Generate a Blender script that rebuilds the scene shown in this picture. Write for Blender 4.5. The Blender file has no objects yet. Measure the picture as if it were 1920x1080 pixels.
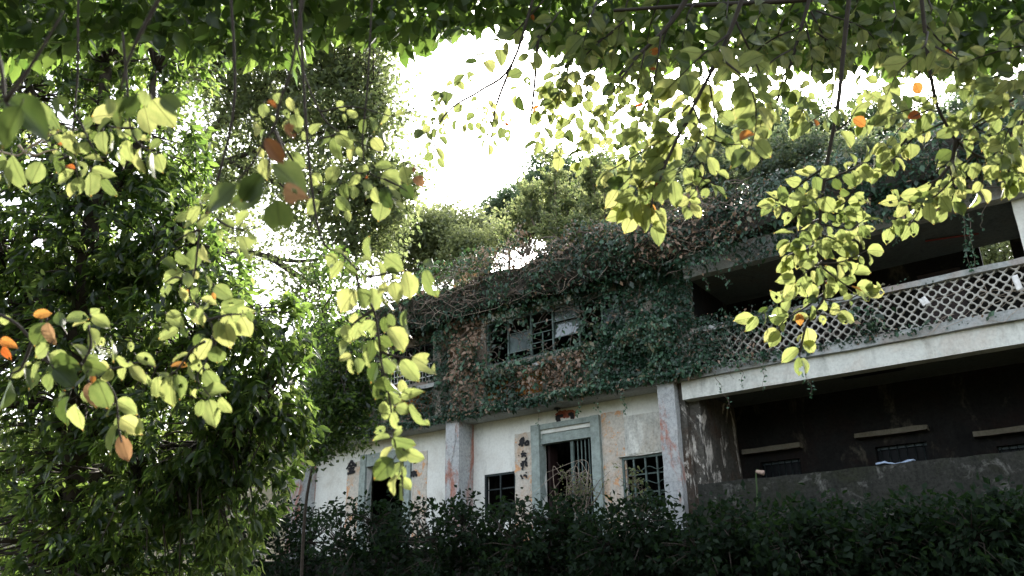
import bpy, math, random
import numpy as np
from mathutils import Matrix, Vector
SC = bpy.context.scene
C = SC.collection
rnd = random.Random(7)
rng = np.random.default_rng(7)

# ------------------------------------------------------------------ camera
FPX = 1550.0
_up = np.array([-60., -3940., 1550.]); _up /= np.linalg.norm(_up)
_d = np.array([-2280., 645., 1550.]); _d -= _up * _d.dot(_up); _d /= np.linalg.norm(_d)
_X = -_d; _Z = _up; _Y = np.cross(_Z, _X)
R = np.array([_X, _Y, _Z])                 # world = R @ (right, down, forward)
def at(px, py, depth):                     # point at a given distance along the view axis
    return R @ np.array([(px - 960) / FPX * depth, (py - 540) / FPX * depth, depth])
def onY(px, py, Y):                        # point on the vertical plane y = Y
    r = R @ np.array([(px - 960) / FPX, (py - 540) / FPX, 1.0]); return r * (Y / r[1])
def onZ(px, py, Z):
    r = R @ np.array([(px - 960) / FPX, (py - 540) / FPX, 1.0]); return r * (Z / r[2])
cam = bpy.data.cameras.new('camera'); co = bpy.data.objects.new('camera', cam); C.objects.link(co)
M4 = Matrix.Identity(4)
for i in range(3):
    M4[i][0] = R[i, 0]; M4[i][1] = -R[i, 1]; M4[i][2] = -R[i, 2]
co.matrix_world = M4
cam.sensor_width = 36; cam.lens = FPX / 1920 * 36
cam.clip_start = 0.05; cam.clip_end = 2000
cam.dof.use_dof = True; cam.dof.focus_distance = 7.5; cam.dof.aperture_fstop = 5.2
SC.camera = co

# ------------------------------------------------------------------ sky, sun, exposure
SUN = R @ np.array([(1330 - 960) / FPX, (80 - 540) / FPX, 1.0]); SUN /= np.linalg.norm(SUN)
sun_el = math.asin(SUN[2]); sun_az = math.atan2(SUN[0], SUN[1])   # clockwise from +Y
w = bpy.data.worlds.new('World'); SC.world = w; w.use_nodes = True
nt = w.node_tree; bg = nt.nodes['Background']
sky = nt.nodes.new('ShaderNodeTexSky'); sky.sky_type = 'NISHITA'; sky.sun_disc = False
sky.sun_elevation = sun_el; sky.sun_rotation = sun_az
sky.air_density = 0.8; sky.dust_density = 3.5; sky.ozone_density = 0.4
hs = nt.nodes.new('ShaderNodeHueSaturation'); hs.inputs['Saturation'].default_value = 0.38   # thin white haze over the blue
nt.links.new(sky.outputs[0], hs.inputs['Color']); nt.links.new(hs.outputs[0], bg.inputs[0]); bg.inputs[1].default_value = 0.15
sl = bpy.data.lights.new('sun', 'SUN'); so = bpy.data.objects.new('sun', sl); C.objects.link(so)
sl.energy = 2.05; sl.angle = math.radians(0.5); sl.color = (1.0, 0.94, 0.84)
so.rotation_euler = Vector(-SUN).to_track_quat('-Z', 'Y').to_euler()
so.location = (0, 0, 30)
SC.view_settings.view_transform = 'Standard'; SC.view_settings.look = 'None'
SC.view_settings.gamma = 1; SC.view_settings.use_curve_mapping = False
SC.view_settings.exposure = 2.55
cy = SC.cycles
cy.max_bounces = 7; cy.diffuse_bounces = 4; cy.glossy_bounces = 2; cy.transmission_bounces = 4
cy.transparent_max_bounces = 6; cy.use_denoising = True; cy.caustics_reflective = False; cy.caustics_refractive = False
cy.sample_clamp_indirect = 6

# ------------------------------------------------------------------ node materials
def new_mat(name):
    m = bpy.data.materials.new(name); m.use_nodes = True
    t = m.node_tree; t.nodes.clear()
    out = t.nodes.new('ShaderNodeOutputMaterial'); return m, t, out
def N(t, kind, **kw):
    n = t.nodes.new('ShaderNode' + kind)
    for k, v in kw.items():
        if k in n.inputs: n.inputs[k].default_value = v
        else: setattr(n, k, v)
    return n
def ramp(t, src, stops):
    r = t.nodes.new('ShaderNodeValToRGB'); e = r.color_ramp.elements
    while len(e) > 1: e.remove(e[-1])
    e[0].position, e[0].color = stops[0][0], (*stops[0][1], 1)
    for p, c in stops[1:]:
        x = e.new(p); x.color = (*c, 1)
    t.links.new(src, r.inputs[0]); return r
def noise(t, scale, detail=6, rough=.6, vec=None, dist=0.0):
    n = N(t, 'TexNoise', Scale=scale, Detail=detail, Roughness=rough, Distortion=dist)
    if vec is not None: t.links.new(vec, n.inputs['Vector'])
    return n
def geo_pos(t, scale=(1, 1, 1)):
    g = N(t, 'NewGeometry'); m = N(t, 'Mapping'); m.inputs['Scale'].default_value = scale
    t.links.new(g.outputs['Position'], m.inputs[0]); return m.outputs[0]
def mixc(t, fac, a, b, mode='MIX'):
    m = t.nodes.new('ShaderNodeMix'); m.data_type = 'RGBA'; m.blend_type = mode
    for s, v in ((m.inputs[0], fac), (m.inputs[6], a), (m.inputs[7], b)):
        if hasattr(v, 'is_linked'): t.links.new(v, s)
        else: s.default_value = v if not isinstance(v, tuple) else (*v, 1)
    return m.outputs[2]
def bump(t, h, strength, dist):
    b = N(t, 'Bump', Strength=strength, Distance=dist); t.links.new(h, b.inputs['Height']); return b.outputs[0]

def leaf_mat(name, stops, trans, fac=.5, rough=.42, spec=.5, src='tint', veins=False, patch=0.0):
    """leaf tissue: reflecting upper face plus light passing through; stops = colour by per-leaf tint"""
    m, t, out = new_mat(name)
    if src == 'obj':
        oi = N(t, 'ObjectInfo'); v = oi.outputs['Random']
    else:
        a = N(t, 'Attribute', attribute_name='tint'); v = a.outputs['Fac']
    r = ramp(t, v, stops); col = r.outputs[0]
    r2 = ramp(t, v, trans); tcol = r2.outputs[0]
    p = N(t, 'BsdfPrincipled', Roughness=rough); p.inputs['Specular IOR Level'].default_value = spec
    if veins:
        at_ = N(t, 'Attribute', attribute_name='lv'); sp = N(t, 'SeparateXYZ'); t.links.new(at_.outputs['Vector'], sp.inputs[0])
        ab = N(t, 'Math', operation='ABSOLUTE'); t.links.new(sp.outputs[0], ab.inputs[0])
        # side veins: stripes of (along - 0.45*|across|)
        mm = N(t, 'Math', operation='MULTIPLY_ADD'); t.links.new(ab.outputs[0], mm.inputs[0]); mm.inputs[1].default_value = -.5; t.links.new(sp.outputs[1], mm.inputs[2])
        fr = N(t, 'Math', operation='MULTIPLY'); t.links.new(mm.outputs[0], fr.inputs[0]); fr.inputs[1].default_value = 9
        f2 = N(t, 'Math', operation='FRACT'); t.links.new(fr.outputs[0], f2.inputs[0])
        sv = ramp(t, f2.outputs[0], [(0, (0.75,)*3), (.07, (1,)*3), (.93, (1,)*3), (1, (.75,)*3)])
        mv = ramp(t, ab.outputs[0], [(0, (.45,)*3), (.035, (.5,)*3), (.07, (1,)*3)])
        vv = mixc(t, 1.0, sv.outputs[0], mv.outputs[0], 'MULTIPLY')
        tcol = mixc(t, 1.0, tcol, vv, 'MULTIPLY')
        nz = noise(t, 3.0, 4, .6, at_.outputs['Vector'])
        blo = ramp(t, nz.outputs['Fac'], [(.3, (.72, .78, .7)), (.65, (1.1, 1.06, 1.0))])
        tcol = mixc(t, 1.0, tcol, blo.outputs[0], 'MULTIPLY')
        # brown, dry margin towards the tip on some leaves
        tip = N(t, 'Math', operation='MULTIPLY'); t.links.new(sp.outputs[1], tip.inputs[0]); t.links.new(nz.outputs['Fac'], tip.inputs[1])
        tr = ramp(t, tip.outputs[0], [(.5, (0,)*3), (.6, (1,)*3)])
        tcol = mixc(t, tr.outputs[0], tcol, (.5, .26, .06)); col = mixc(t, tr.outputs[0], col, (.25, .12, .04))
        t.links.new(bump(t, vv, .25, .002), p.inputs['Normal'])
    t.links.new(col, p.inputs['Base Color'])
    tl = N(t, 'BsdfTranslucent'); t.links.new(tcol, tl.inputs[0])
    mx = N(t, 'MixShader', Fac=fac); t.links.new(p.outputs[0], mx.inputs[1]); t.links.new(tl.outputs[0], mx.inputs[2])
    t.links.new(mx.outputs[0], out.inputs[0]); return m

def wall_mat(name, base, dark, brown, stain=.5, streak=.5, rough=.9, peel=None, bumpd=.006, peel_at=.6, pscale=4.0, psoft=.02, pstretch=1.0, sstretch=.5, fine=.25):
    """weathered masonry: run-off stains, brown damp, flaked patches, fine grain and specks"""
    m, t, out = new_mat(name)
    P = geo_pos(t); PS = geo_pos(t, (1.5, 1.5, sstretch)); PP = geo_pos(t, (1, 1, pstretch))
    n1 = noise(t, 1.3, 9, .66, P, .6); n2 = noise(t, 1.5, 10, .72, PS, 1.2); n3 = noise(t, 16, 8, .75, P); n4 = noise(t, pscale, 9, .68, PP, .6); n5 = noise(t, 45, 4, .7, P)
    g = ramp(t, n3.outputs['Fac'], [(.3, (1 - fine * 1.6,) * 3), (.55, (1,) * 3), (.8, (1 + fine * .5,) * 3)])
    s = ramp(t, n2.outputs['Fac'], [(.58 - .16 * streak, (0,) * 3), (.62, (min(1, streak * .5),) * 3), (.82 - .1 * streak, (min(1, streak * 1.3),) * 3)])
    c = mixc(t, s.outputs[0], base, dark)
    s2 = ramp(t, n1.outputs['Fac'], [(.48, (0,) * 3), (.7, (min(1, stain * 1.3),) * 3)])
    c = mixc(t, s2.outputs[0], c, brown)
    h = n3.outputs['Fac']
    if peel:
        s3 = ramp(t, n4.outputs['Fac'], [(peel_at, (0,) * 3), (peel_at + psoft, (1,) * 3)])
        c = mixc(t, s3.outputs[0], c, peel)
        h = mixc(t, .5, h, s3.outputs[0])
    c = mixc(t, 1.0, c, g.outputs[0], 'MULTIPLY')
    sp = ramp(t, n5.outputs['Fac'], [(.24, (.35,) * 3), (.31, (1,) * 3)]); c = mixc(t, .7, c, mixc(t, 1.0, c, sp.outputs[0], 'MULTIPLY'))
    p = N(t, 'BsdfPrincipled', Roughness=rough); t.links.new(c, p.inputs['Base Color']); p.inputs['Specular IOR Level'].default_value = .2
    t.links.new(bump(t, h, .6, bumpd), p.inputs['Normal'])
    t.links.new(p.outputs[0], out.inputs[0]); return m
def plain_mat(name, col, rough=.7, var=.3, metal=0.0, scale=8, spec=.4):
    m, t, out = new_mat(name); P = geo_pos(t); n = noise(t, scale, 6, .65, P)
    r = ramp(t, n.outputs['Fac'], [(.3, tuple(x * (1 - var) for x in col)), (.7, tuple(min(1, x * (1 + var)) for x in col))])
    p = N(t, 'BsdfPrincipled', Roughness=rough, Metallic=metal); p.inputs['Specular IOR Level'].default_value = spec
    t.links.new(r.outputs[0], p.inputs['Base Color']); t.links.new(bump(t, n.outputs['Fac'], .3, .004), p.inputs['Normal'])
    t.links.new(p.outputs[0], out.inputs[0]); return m

MAT = {}
MAT['fg'] = leaf_mat('sunlit_leaf', [(0, (.05, .085, .018)), (.5, (.075, .11, .022)), (1, (.1, .125, .03))],
                     [(0, (.14, .185, .055)), (.35, (.25, .295, .10)), (.75, (.32, .36, .12)), (1, (.38, .385, .145))], .6, .4, .45, 'obj', True)
MAT['fg_orange'] = leaf_mat('withered_orange_leaf', [(0, (.30, .07, .012)), (1, (.34, .11, .03))], [(0, (.32, .07, .015)), (1, (.46, .24, .06))], .6, .5, .3, 'obj', True)
MAT['fg_dark'] = leaf_mat('shade_toned_leaf', [(0, (.022, .045, .012)), (1, (.045, .075, .02))], [(0, (.05, .08, .018)), (1, (.13, .17, .045))], .55, .4, .45, 'obj', True)  # darker copy of the near leaf, the shade on it put into the colour
MAT['fg_brown'] = leaf_mat('withered_brown_leaf', [(0, (.14, .06, .02)), (1, (.2, .1, .05))], [(0, (.12, .045, .012)), (1, (.32, .2, .11))], .5, .6, .3, 'obj', True)
MAT['tree_leaf'] = leaf_mat('glossy_tree_leaf', [(0, (.004, .012, .006)), (.6, (.010, .027, .011)), (1, (.04, .07, .024))],
                            [(0, (.10, .19, .03)), (.6, (.25, .38, .07)), (1, (.42, .50, .13))], .5, .3, .5)
MAT['fine_leaf'] = leaf_mat('fine_tree_leaf', [(0, (.035, .055, .028)), (1, (.09, .115, .055))], [(0, (.16, .23, .07)), (1, (.44, .48, .2))], .5, .45, .4)
MAT['shade_leaf'] = leaf_mat('dark_shrub_leaf', [(0, (.004, .011, .006)), (1, (.018, .036, .016))], [(0, (.02, .05, .012)), (1, (.07, .13, .03))], .3, .65, .12)  # deep shade of the shrubs partly put into this darker leaf colour
MAT['roof_leaf'] = leaf_mat('roof_shrub_leaf', [(0, (.045, .08, .055)), (.8, (.11, .15, .095)), (1, (.22, .18, .13))], [(0, (.09, .15, .06)), (1, (.28, .33, .15))], .4, .4, .5)
MAT['far_leaf'] = leaf_mat('hill_tree_leaf', [(0, (.045, .08, .055)), (1, (.09, .13, .075))], [(0, (.13, .22, .10)), (1, (.32, .38, .18))], .45, .5, .4)
MAT['ivy_leaf'] = leaf_mat('ivy_leaf', [(0, (.008, .028, .014)), (.5, (.034, .09, .050)), (.8, (.11, .21, .125)), (.86, (.16, .10, .06)), (1, (.34, .24, .17))],
                           [(0, (.03, .08, .02)), (.8, (.12, .22, .05)), (.86, (.25, .15, .06)), (1, (.4, .28, .16))], .25, .42, .5)
MAT['bark'] = plain_mat('dark_bark', (.045, .036, .028), .85, .5, 0, 20)
MAT['twig'] = plain_mat('thin_twig', (.03, .024, .02), .8, .4, 0, 40)
MAT['pale_twig'] = plain_mat('dry_pale_twig', (.34, .28, .22), .8, .35, 0, 30)
MAT['vine_stem'] = plain_mat('dry_vine_stem', (.12, .095, .075), .9, .5, 0, 20)
MAT['plaster'] = wall_mat('white_plaster', (.73, .745, .69), (.26, .27, .24), (.50, .47, .40), .4, .42, fine=.10)
MAT['beam'] = wall_mat('stained_beam_plaster', (.60, .62, .57), (.16, .17, .15), (.5, .43, .36), .5, .7, peel=(.33, .22, .16), peel_at=.665, pscale=3.5, fine=.15)
MAT['plaster_dirty'] = wall_mat('mouldy_plaster', (.66, .67, .61), (.06, .065, .055), (.42, .36, .27), .6, .95, peel=(.5, .30, .17), peel_at=.66, pscale=3, psoft=.015)
MAT['pillar'] = wall_mat('peeling_pillar_plaster', (.40, .42, .42), (.17, .19, .19), (.42, .41, .38), .5, .5, peel=(.36, .17, .125), peel_at=.52, pscale=1.5, psoft=.09, pstretch=.45, fine=.3)
MAT['mottled'] = wall_mat('mottled_wall', (.09, .085, .072), (.012, .014, .013), (.07, .045, .03), .9, .9, peel=(.55, .52, .46), peel_at=.585, pscale=2.2, psoft=.05, pstretch=.5, fine=.4)
MAT['concrete'] = wall_mat('grey_concrete', (.33, .35, .34), (.1, .11, .1), (.34, .25, .2), .5, .5)
MAT['lattice'] = wall_mat('lattice_concrete', (.43, .425, .385), (.13, .13, .115), (.34, .29, .23), .4, .4)
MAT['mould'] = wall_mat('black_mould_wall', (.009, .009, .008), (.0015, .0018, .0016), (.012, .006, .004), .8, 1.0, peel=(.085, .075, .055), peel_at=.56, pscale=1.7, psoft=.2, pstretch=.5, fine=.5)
MAT['moss'] = wall_mat('mossy_stone', (.030, .031, .026), (.007, .010, .007), (.022, .026, .013), .9, .8, peel=(.15, .15, .135), peel_at=.54, pscale=3.2, psoft=.16, bumpd=.03, fine=.5)
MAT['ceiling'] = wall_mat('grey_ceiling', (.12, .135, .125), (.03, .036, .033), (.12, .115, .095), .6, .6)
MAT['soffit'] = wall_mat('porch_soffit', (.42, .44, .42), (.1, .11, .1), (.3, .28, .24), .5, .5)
MAT['rust'] = wall_mat('rusty_lichen_panel', (.30, .125, .025), (.03, .02, .01), (.10, .045, .015), .9, .8, peel=(.38, .17, .03), peel_at=.58, pscale=6, psoft=.12, fine=.5)
MAT['upper'] = wall_mat('upper_plaster', (.24, .225, .19), (.04, .042, .036), (.19, .135, .095), .6, .7, peel=(.5, .46, .4), peel_at=.62)
MAT['roof'] = plain_mat('mossy_roof', (.06, .055, .045), .95, .5, 0, 3)
MAT['frame'] = plain_mat('weathered_green_frame', (.075, .11, .098), .6, .4, 0, 12)
MAT['wood'] = plain_mat('grey_green_wood', (.25, .30, .275), .7, .3, 0, 9)
MAT['dark_wood'] = plain_mat('dark_red_wood', (.02, .009, .008), .6, .4, 0, 9)
MAT['iron'] = plain_mat('dark_iron_bar', (.02, .028, .028), .5, .4, .6, 20)
MAT['white_iron'] = plain_mat('white_painted_bar', (.6, .62, .6), .6, .3, 0, 20)
MAT['ledge'] = wall_mat('pale_ledge', (.12, .108, .08), (.03, .03, .022), (.08, .065, .04), .5, .6)
MAT['paint_black'] = plain_mat('black_ink', (.012, .012, .014), .8, .3, 0, 30)
MAT['paint_red'] = wall_mat('faded_red_paint', (.28, .07, .04), (.08, .03, .02), (.55, .3, .2), .5, .4)
MAT['red_pipe'] = plain_mat('red_pipe', (.18, .03, .025), .6, .3)
MAT['soil'] = wall_mat('leaf_litter_ground', (.10, .085, .05), (.03, .03, .02), (.05, .07, .025), .7, .4)
MAT['grass'] = plain_mat('hill_grass', (.05, .085, .03), .9, .4, 0, 1.5)
MAT['rag'] = plain_mat('white_rag', (.7, .7, .68), .8, .1)
MAT['blue_cloth'] = plain_mat('blue_grey_cloth', (.25, .32, .42), .7, .4, 0, 12)
MAT['bud'] = plain_mat('withered_flower', (.34, .25, .2), .8, .3, 0, 40)
def glass_mat(name, tint, rough, lo=.25, hi=.9):
    m, t, out = new_mat(name); P = geo_pos(t); n = noise(t, 3.5, 6, .7, P)
    d = N(t, 'BsdfDiffuse'); r = ramp(t, n.outputs['Fac'], [(.35, tuple(x * .5 for x in tint)), (.65, tint)]); t.links.new(r.outputs[0], d.inputs[0])
    g = N(t, 'BsdfGlossy', Roughness=rough); g.inputs[0].default_value = (.75, .8, .8, 1)
    lw = N(t, 'LayerWeight', Blend=.35); mp = N(t, 'MapRange'); t.links.new(lw.outputs['Fresnel'], mp.inputs[0]); mp.inputs[3].default_value = lo; mp.inputs[4].default_value = hi
    mx = N(t, 'MixShader'); t.links.new(mp.outputs[0], mx.inputs[0]); t.links.new(d.outputs[0], mx.inputs[1]); t.links.new(g.outputs[0], mx.inputs[2])
    t.links.new(mx.outputs[0], out.inputs[0]); return m
MAT['glass'] = glass_mat('dusty_glass', (.05, .075, .07), .25, .015, .2)
MAT['dark_glass'] = plain_mat('dark_window_glass', (.006, .007, .008), .35, .5, 0, 6, .06)
MAT['glass_clear'] = glass_mat('reflecting_glass', (.10, .12, .115), .03, .12, .7)

# ------------------------------------------------------------------ mesh helpers
class MB:
    def __init__(s): s.v = []; s.f = []; s.sm = []
    def add(s, vs, fs, smooth=False):
        k = len(s.v); s.v += [tuple(map(float, p)) for p in vs]; s.f += [tuple(i + k for i in f) for f in fs]; s.sm += [smooth] * len(fs); return s
    def box(s, x0, x1, y0, y1, z0, z1):
        return s.add([(x, y, z) for x in (x0, x1) for y in (y0, y1) for z in (z0, z1)],
                     [(0, 1, 3, 2), (4, 6, 7, 5), (0, 4, 5, 1), (2, 3, 7, 6), (0, 2, 6, 4), (1, 5, 7, 3)])
    def rough_box(s, x0, x1, y0, y1, z0, z1, step=.25, jit=.008, seed=0):
        """a box whose edges are worn: subdivided and shaken"""
        rr = random.Random(seed); d = (x1 - x0, y1 - y0, z1 - z0)
        n = [max(1, min(40, int(round(a / step)))) for a in d]
        idx = {}; vs = []; fs = []
        def vid(i, j, k):
            if (i, j, k) not in idx:
                e = (i in (0, n[0])) + (j in (0, n[1])) + (k in (0, n[2])); a = jit * (1 if e > 1 else .35)
                idx[(i, j, k)] = len(vs)
                vs.append((x0 + d[0] * i / n[0] + rr.uniform(-a, a), y0 + d[1] * j / n[1] + rr.uniform(-a, a), z0 + d[2] * k / n[2] + rr.uniform(-a, a)))
            return idx[(i, j, k)]
        for i in range(n[0]):
            for j in range(n[1]):
                fs.append((vid(i, j, 0), vid(i, j + 1, 0), vid(i + 1, j + 1, 0), vid(i + 1, j, 0)))
                fs.append((vid(i, j, n[2]), vid(i + 1, j, n[2]), vid(i + 1, j + 1, n[2]), vid(i, j + 1, n[2])))
        for i in range(n[0]):
            for k in range(n[2]):
                fs.append((vid(i, 0, k), vid(i + 1, 0, k), vid(i + 1, 0, k + 1), vid(i, 0, k + 1)))
                fs.append((vid(i, n[1], k), vid(i, n[1], k + 1), vid(i + 1, n[1], k + 1), vid(i + 1, n[1], k)))
        for j in range(n[1]):
            for k in range(n[2]):
                fs.append((vid(0, j, k), vid(0, j, k + 1), vid(0, j + 1, k + 1), vid(0, j + 1, k)))
                fs.append((vid(n[0], j, k), vid(n[0], j + 1, k), vid(n[0], j + 1, k + 1), vid(n[0], j, k + 1)))
        return s.add(vs, fs)
    def tube(s, pts, r0, r1=None, n=6):
        pts = [np.array(p, float) for p in pts]; r1 = r0 if r1 is None else r1
        m = len(pts); vs = []; fs = []; u = None
        for i, p in enumerate(pts):
            t = pts[min(i + 1, m - 1)] - pts[max(i - 1, 0)]; L = np.linalg.norm(t); t = t / L if L > 1e-9 else np.array([0, 0, 1.])
            if u is None:
                a = np.array([0, 0, 1.]) if abs(t[2]) < .9 else np.array([1., 0, 0]); u = np.cross(t, a)
            u = u - t * u.dot(t); u /= max(1e-9, np.linalg.norm(u)); v = np.cross(t, u); r = r0 + (r1 - r0) * i / max(1, m - 1)
            for k in range(n):
                a = 2 * math.pi * k / n; vs.append(p + r * (math.cos(a) * u + math.sin(a) * v))
        for i in range(m - 1):
            for k in range(n):
                fs.append((i * n + k, i * n + (k + 1) % n, (i + 1) * n + (k + 1) % n, (i + 1) * n + k))
        fs.append(tuple(range(n))[::-1]); fs.append(tuple((m - 1) * n + k for k in range(n)))
        return s.add(vs, fs, True)
    def build(s, name, mat, parent=None):
        me = bpy.data.meshes.new(name); me.from_pydata(s.v, [], s.f); me.polygons.foreach_set('use_smooth', s.sm); me.update()
        return link(name, me, mat, parent)
def link(name, me, mat, parent=None):
    if mat is not None and not me.materials: me.materials.append(mat)
    o = bpy.data.objects.new(name, me); C.objects.link(o)
    if parent is not None: o.parent = parent
    return o
def tag(o, label=None, cat=None, group=None, kind=None):
    if label: o['label'] = label
    if cat: o['category'] = cat
    if group: o['group'] = group
    if kind: o['kind'] = kind
    return o
def empty(name, label, cat, group=None, kind=None):
    o = bpy.data.objects.new(name, None); C.objects.link(o); return tag(o, label, cat, group, kind)
def bx(name, mat, parent, x0, x1, y0, y1, z0, z1, rough=None, jit=.008):
    b = MB()
    if rough: b.rough_box(x0, x1, y0, y1, z0, z1, rough, jit, rnd.randrange(9999))
    else: b.box(x0, x1, y0, y1, z0, z1)
    return b.build(name, mat, parent)
def curve(pts, n=5):                       # smooth a polyline (Catmull-Rom)
    pts = [np.array(p, float) for p in pts]; P = [2 * pts[0] - pts[1]] + pts + [2 * pts[-1] - pts[-2]]; out = []
    for i in range(1, len(P) - 2):
        for k in range(n):
            t = k / n; a, b, c, d = P[i - 1:i + 3]
            out.append(.5 * (2 * b + (c - a) * t + (2 * a - 5 * b + 4 * c - d) * t * t + (3 * b - a - 3 * c + d) * t ** 3))
    out.append(pts[-1]); return out

# leaf templates: (across, along, up) in units of (half width, length, length)
T_SMALL = (np.array([(0, 0, 0), (-1, .45, .06), (0, 1, -.06), (1, .45, .06)], float), [(0, 1, 2), (0, 2, 3)])
T_MED = (np.array([(0, 0, 0), (-.85, .3, .05), (-.75, .62, .03), (0, 1, -.14), (.75, .62, .03), (.85, .3, .05), (0, .33, -.02), (0, .66, -.04)], float),
         [(0, 6, 1), (1, 6, 7, 2), (2, 7, 3), (0, 5, 6), (5, 4, 7, 6), (4, 3, 7)])
def unit(a): return a / np.maximum(1e-9, np.linalg.norm(a, axis=-1, keepdims=True))
def leaf_cloud(name, mat, parent, P, A, Nn, L, Wd, tint, T):
    """one mesh of many real leaf blades: P base points, A long axes, Nn face normals"""
    P = np.asarray(P); A = unit(np.asarray(A)); S = unit(np.cross(A, Nn)); Nn = np.cross(S, A)
    tv, tf = T; n = len(P); k = len(tv)
    V = (P[:, None, :] + tv[None, :, 1, None] * (L[:, None, None] * A[:, None, :]) + tv[None, :, 0, None] * (Wd[:, None, None] * S[:, None, :])
         + tv[None, :, 2, None] * (L[:, None, None] * Nn[:, None, :])).reshape(-1, 3)
    me = bpy.data.meshes.new(name); me.vertices.add(len(V)); me.vertices.foreach_set('co', V.ravel())
    sizes = np.array([len(f) for f in tf]); flat = np.concatenate([np.array(f) for f in tf])
    loops = (flat[None, :] + (np.arange(n) * k)[:, None]).ravel()
    me.loops.add(len(loops)); me.loops.foreach_set('vertex_index', loops)
    tot = np.tile(sizes, n); st = np.concatenate([[0], np.cumsum(tot)[:-1]])
    me.polygons.add(len(tot)); me.polygons.foreach_set('loop_start', st); me.polygons.foreach_set('loop_total', tot)
    me.polygons.foreach_set('use_smooth', np.ones(len(tot), bool))
    a = me.attributes.new('tint', 'FLOAT', 'POINT'); a.data.foreach_set('value', np.repeat(tint, k).astype(np.float32))
    me.update(calc_edges=True)
    return link(name, me, mat, parent)
def rdir(n): return unit(rng.normal(size=(n, 3)))

# ------------------------------------------------------------------ ground and hill (setting)
ZG = -1.6
b = MB(); gx = np.concatenate([np.linspace(-900, -60, 8), np.linspace(-50, 40, 46), np.linspace(60, 900, 8)]); gy = np.concatenate([np.linspace(-900, -40, 7), np.linspace(-30, 60, 46), np.linspace(80, 900, 8)])
def hill_z(x, y):
    z = ZG + .15 * math.sin(x * .7 + y * .3) * (abs(x) < 60)
    if y > 25: z += 9.0 * (1 - math.exp(-((y - 25) / 16) ** 2)) + (16.0 * (1 - math.exp(-((y - 38) / 20) ** 2)) if y > 38 else 0)
    return z
vs = [(x, y, hill_z(x, y)) for y in gy for x in gx]; nx = len(gx)
b.add(vs, [(j * nx + i, j * nx + i + 1, (j + 1) * nx + i + 1, (j + 1) * nx + i) for j in range(len(gy) - 1) for i in range(nx - 1)], True)
tag(b.build('ground', MAT['soil']), kind='structure')
YF, YW, YB = 16.2, 16.82, 18.6
ZT = 1.4
terr = bx('terrace', MAT['moss'], None, -24, 5, 15.0, 26, ZG - .3, ZT, .5, .03); tag(terr, kind='structure')

# ------------------------------------------------------------------ the abandoned house
house = empty('abandoned_house', 'derelict two storey white house overgrown with creeper, with latticed balcony', 'house')
XL, XR = -20.0, 3.2
def wall_with_holes(name, mat, x0, x1, y0, y1, z0, z1, holes):
    """one wall; rectangular holes (xa, xb, za, zb) cut right through"""
    xs = sorted({x0, x1, *[h[i] for h in holes for i in (0, 1)]}); zs = sorted({z0, z1, *[h[i] for h in holes for i in (2, 3)]})
    def solid(i, k):
        if i < 0 or k < 0 or i >= len(xs) - 1 or k >= len(zs) - 1: return False
        cx, cz = (xs[i] + xs[i + 1]) / 2, (zs[k] + zs[k + 1]) / 2
        return not any(h[0] < cx < h[1] and h[2] < cz < h[3] for h in holes)
    m = MB()
    for i in range(len(xs) - 1):
        for k in range(len(zs) - 1):
            if not solid(i, k): continue
            a, bb, c, d = xs[i], xs[i + 1], zs[k], zs[k + 1]
            m.add([(a, y0, c), (bb, y0, c), (bb, y0, d), (a, y0, d)], [(0, 1, 2, 3)]); m.add([(a, y1, c), (bb, y1, c), (bb, y1, d), (a, y1, d)], [(3, 2, 1, 0)])
            if not solid(i - 1, k): m.add([(a, y0, c), (a, y0, d), (a, y1, d), (a, y1, c)], [(0, 1, 2, 3)])
            if not solid(i + 1, k): m.add([(bb, y0, c), (bb, y0, d), (bb, y1, d), (bb, y1, c)], [(3, 2, 1, 0)])
            if not solid(i, k - 1): m.add([(a, y0, c), (bb, y0, c), (bb, y1, c), (a, y1, c)], [(3, 2, 1, 0)])
            if not solid(i, k + 1): m.add([(a, y0, d), (bb, y0, d), (bb, y1, d), (a, y1, d)], [(0, 1, 2, 3)])
    return m.build(name, mat, house)
# upper floor slab and its projecting lip
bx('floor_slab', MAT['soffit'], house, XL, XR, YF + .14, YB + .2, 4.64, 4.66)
bx('slab_lip', MAT['concrete'], house, XL, XR, YF, YF + .137, 4.64, 4.79, .16, .012)
# lower storey: porch wall between the pillars
LWIN = [(-13.2, -12.22, 2.15, 3.29), (-9.18, -8.02, 2.05, 3.25)]
DOOR = (-11.42, -9.95, 1.4, 4.1)
DOOR2 = (-17.45, -15.95, 1.4, 4.1)
wall_with_holes('porch_wall', MAT['plaster'], XL, -7.5, YW, YW + .2, ZT, 4.637, LWIN + [DOOR, DOOR2])
def pillar(x0, x1):
    bx('pillar', MAT['pillar'], house, x0, x1, YF + .02, YW - .003, ZT, 4.637, .3, .008)
pillar(-7.9, -7.5); pillar(-14.0, -13.55); pillar(-20.05, -19.6)
bx('cross_wall', MAT['mottled'], house, -7.35, -7.1, YF + .39, YB, ZT, 4.637, .3, .012)
bx('corner_post', MAT['mottled'], house, -7.497, -7.353, YF + .22, YW + .3, ZT, 4.637, .3, .012)
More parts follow.
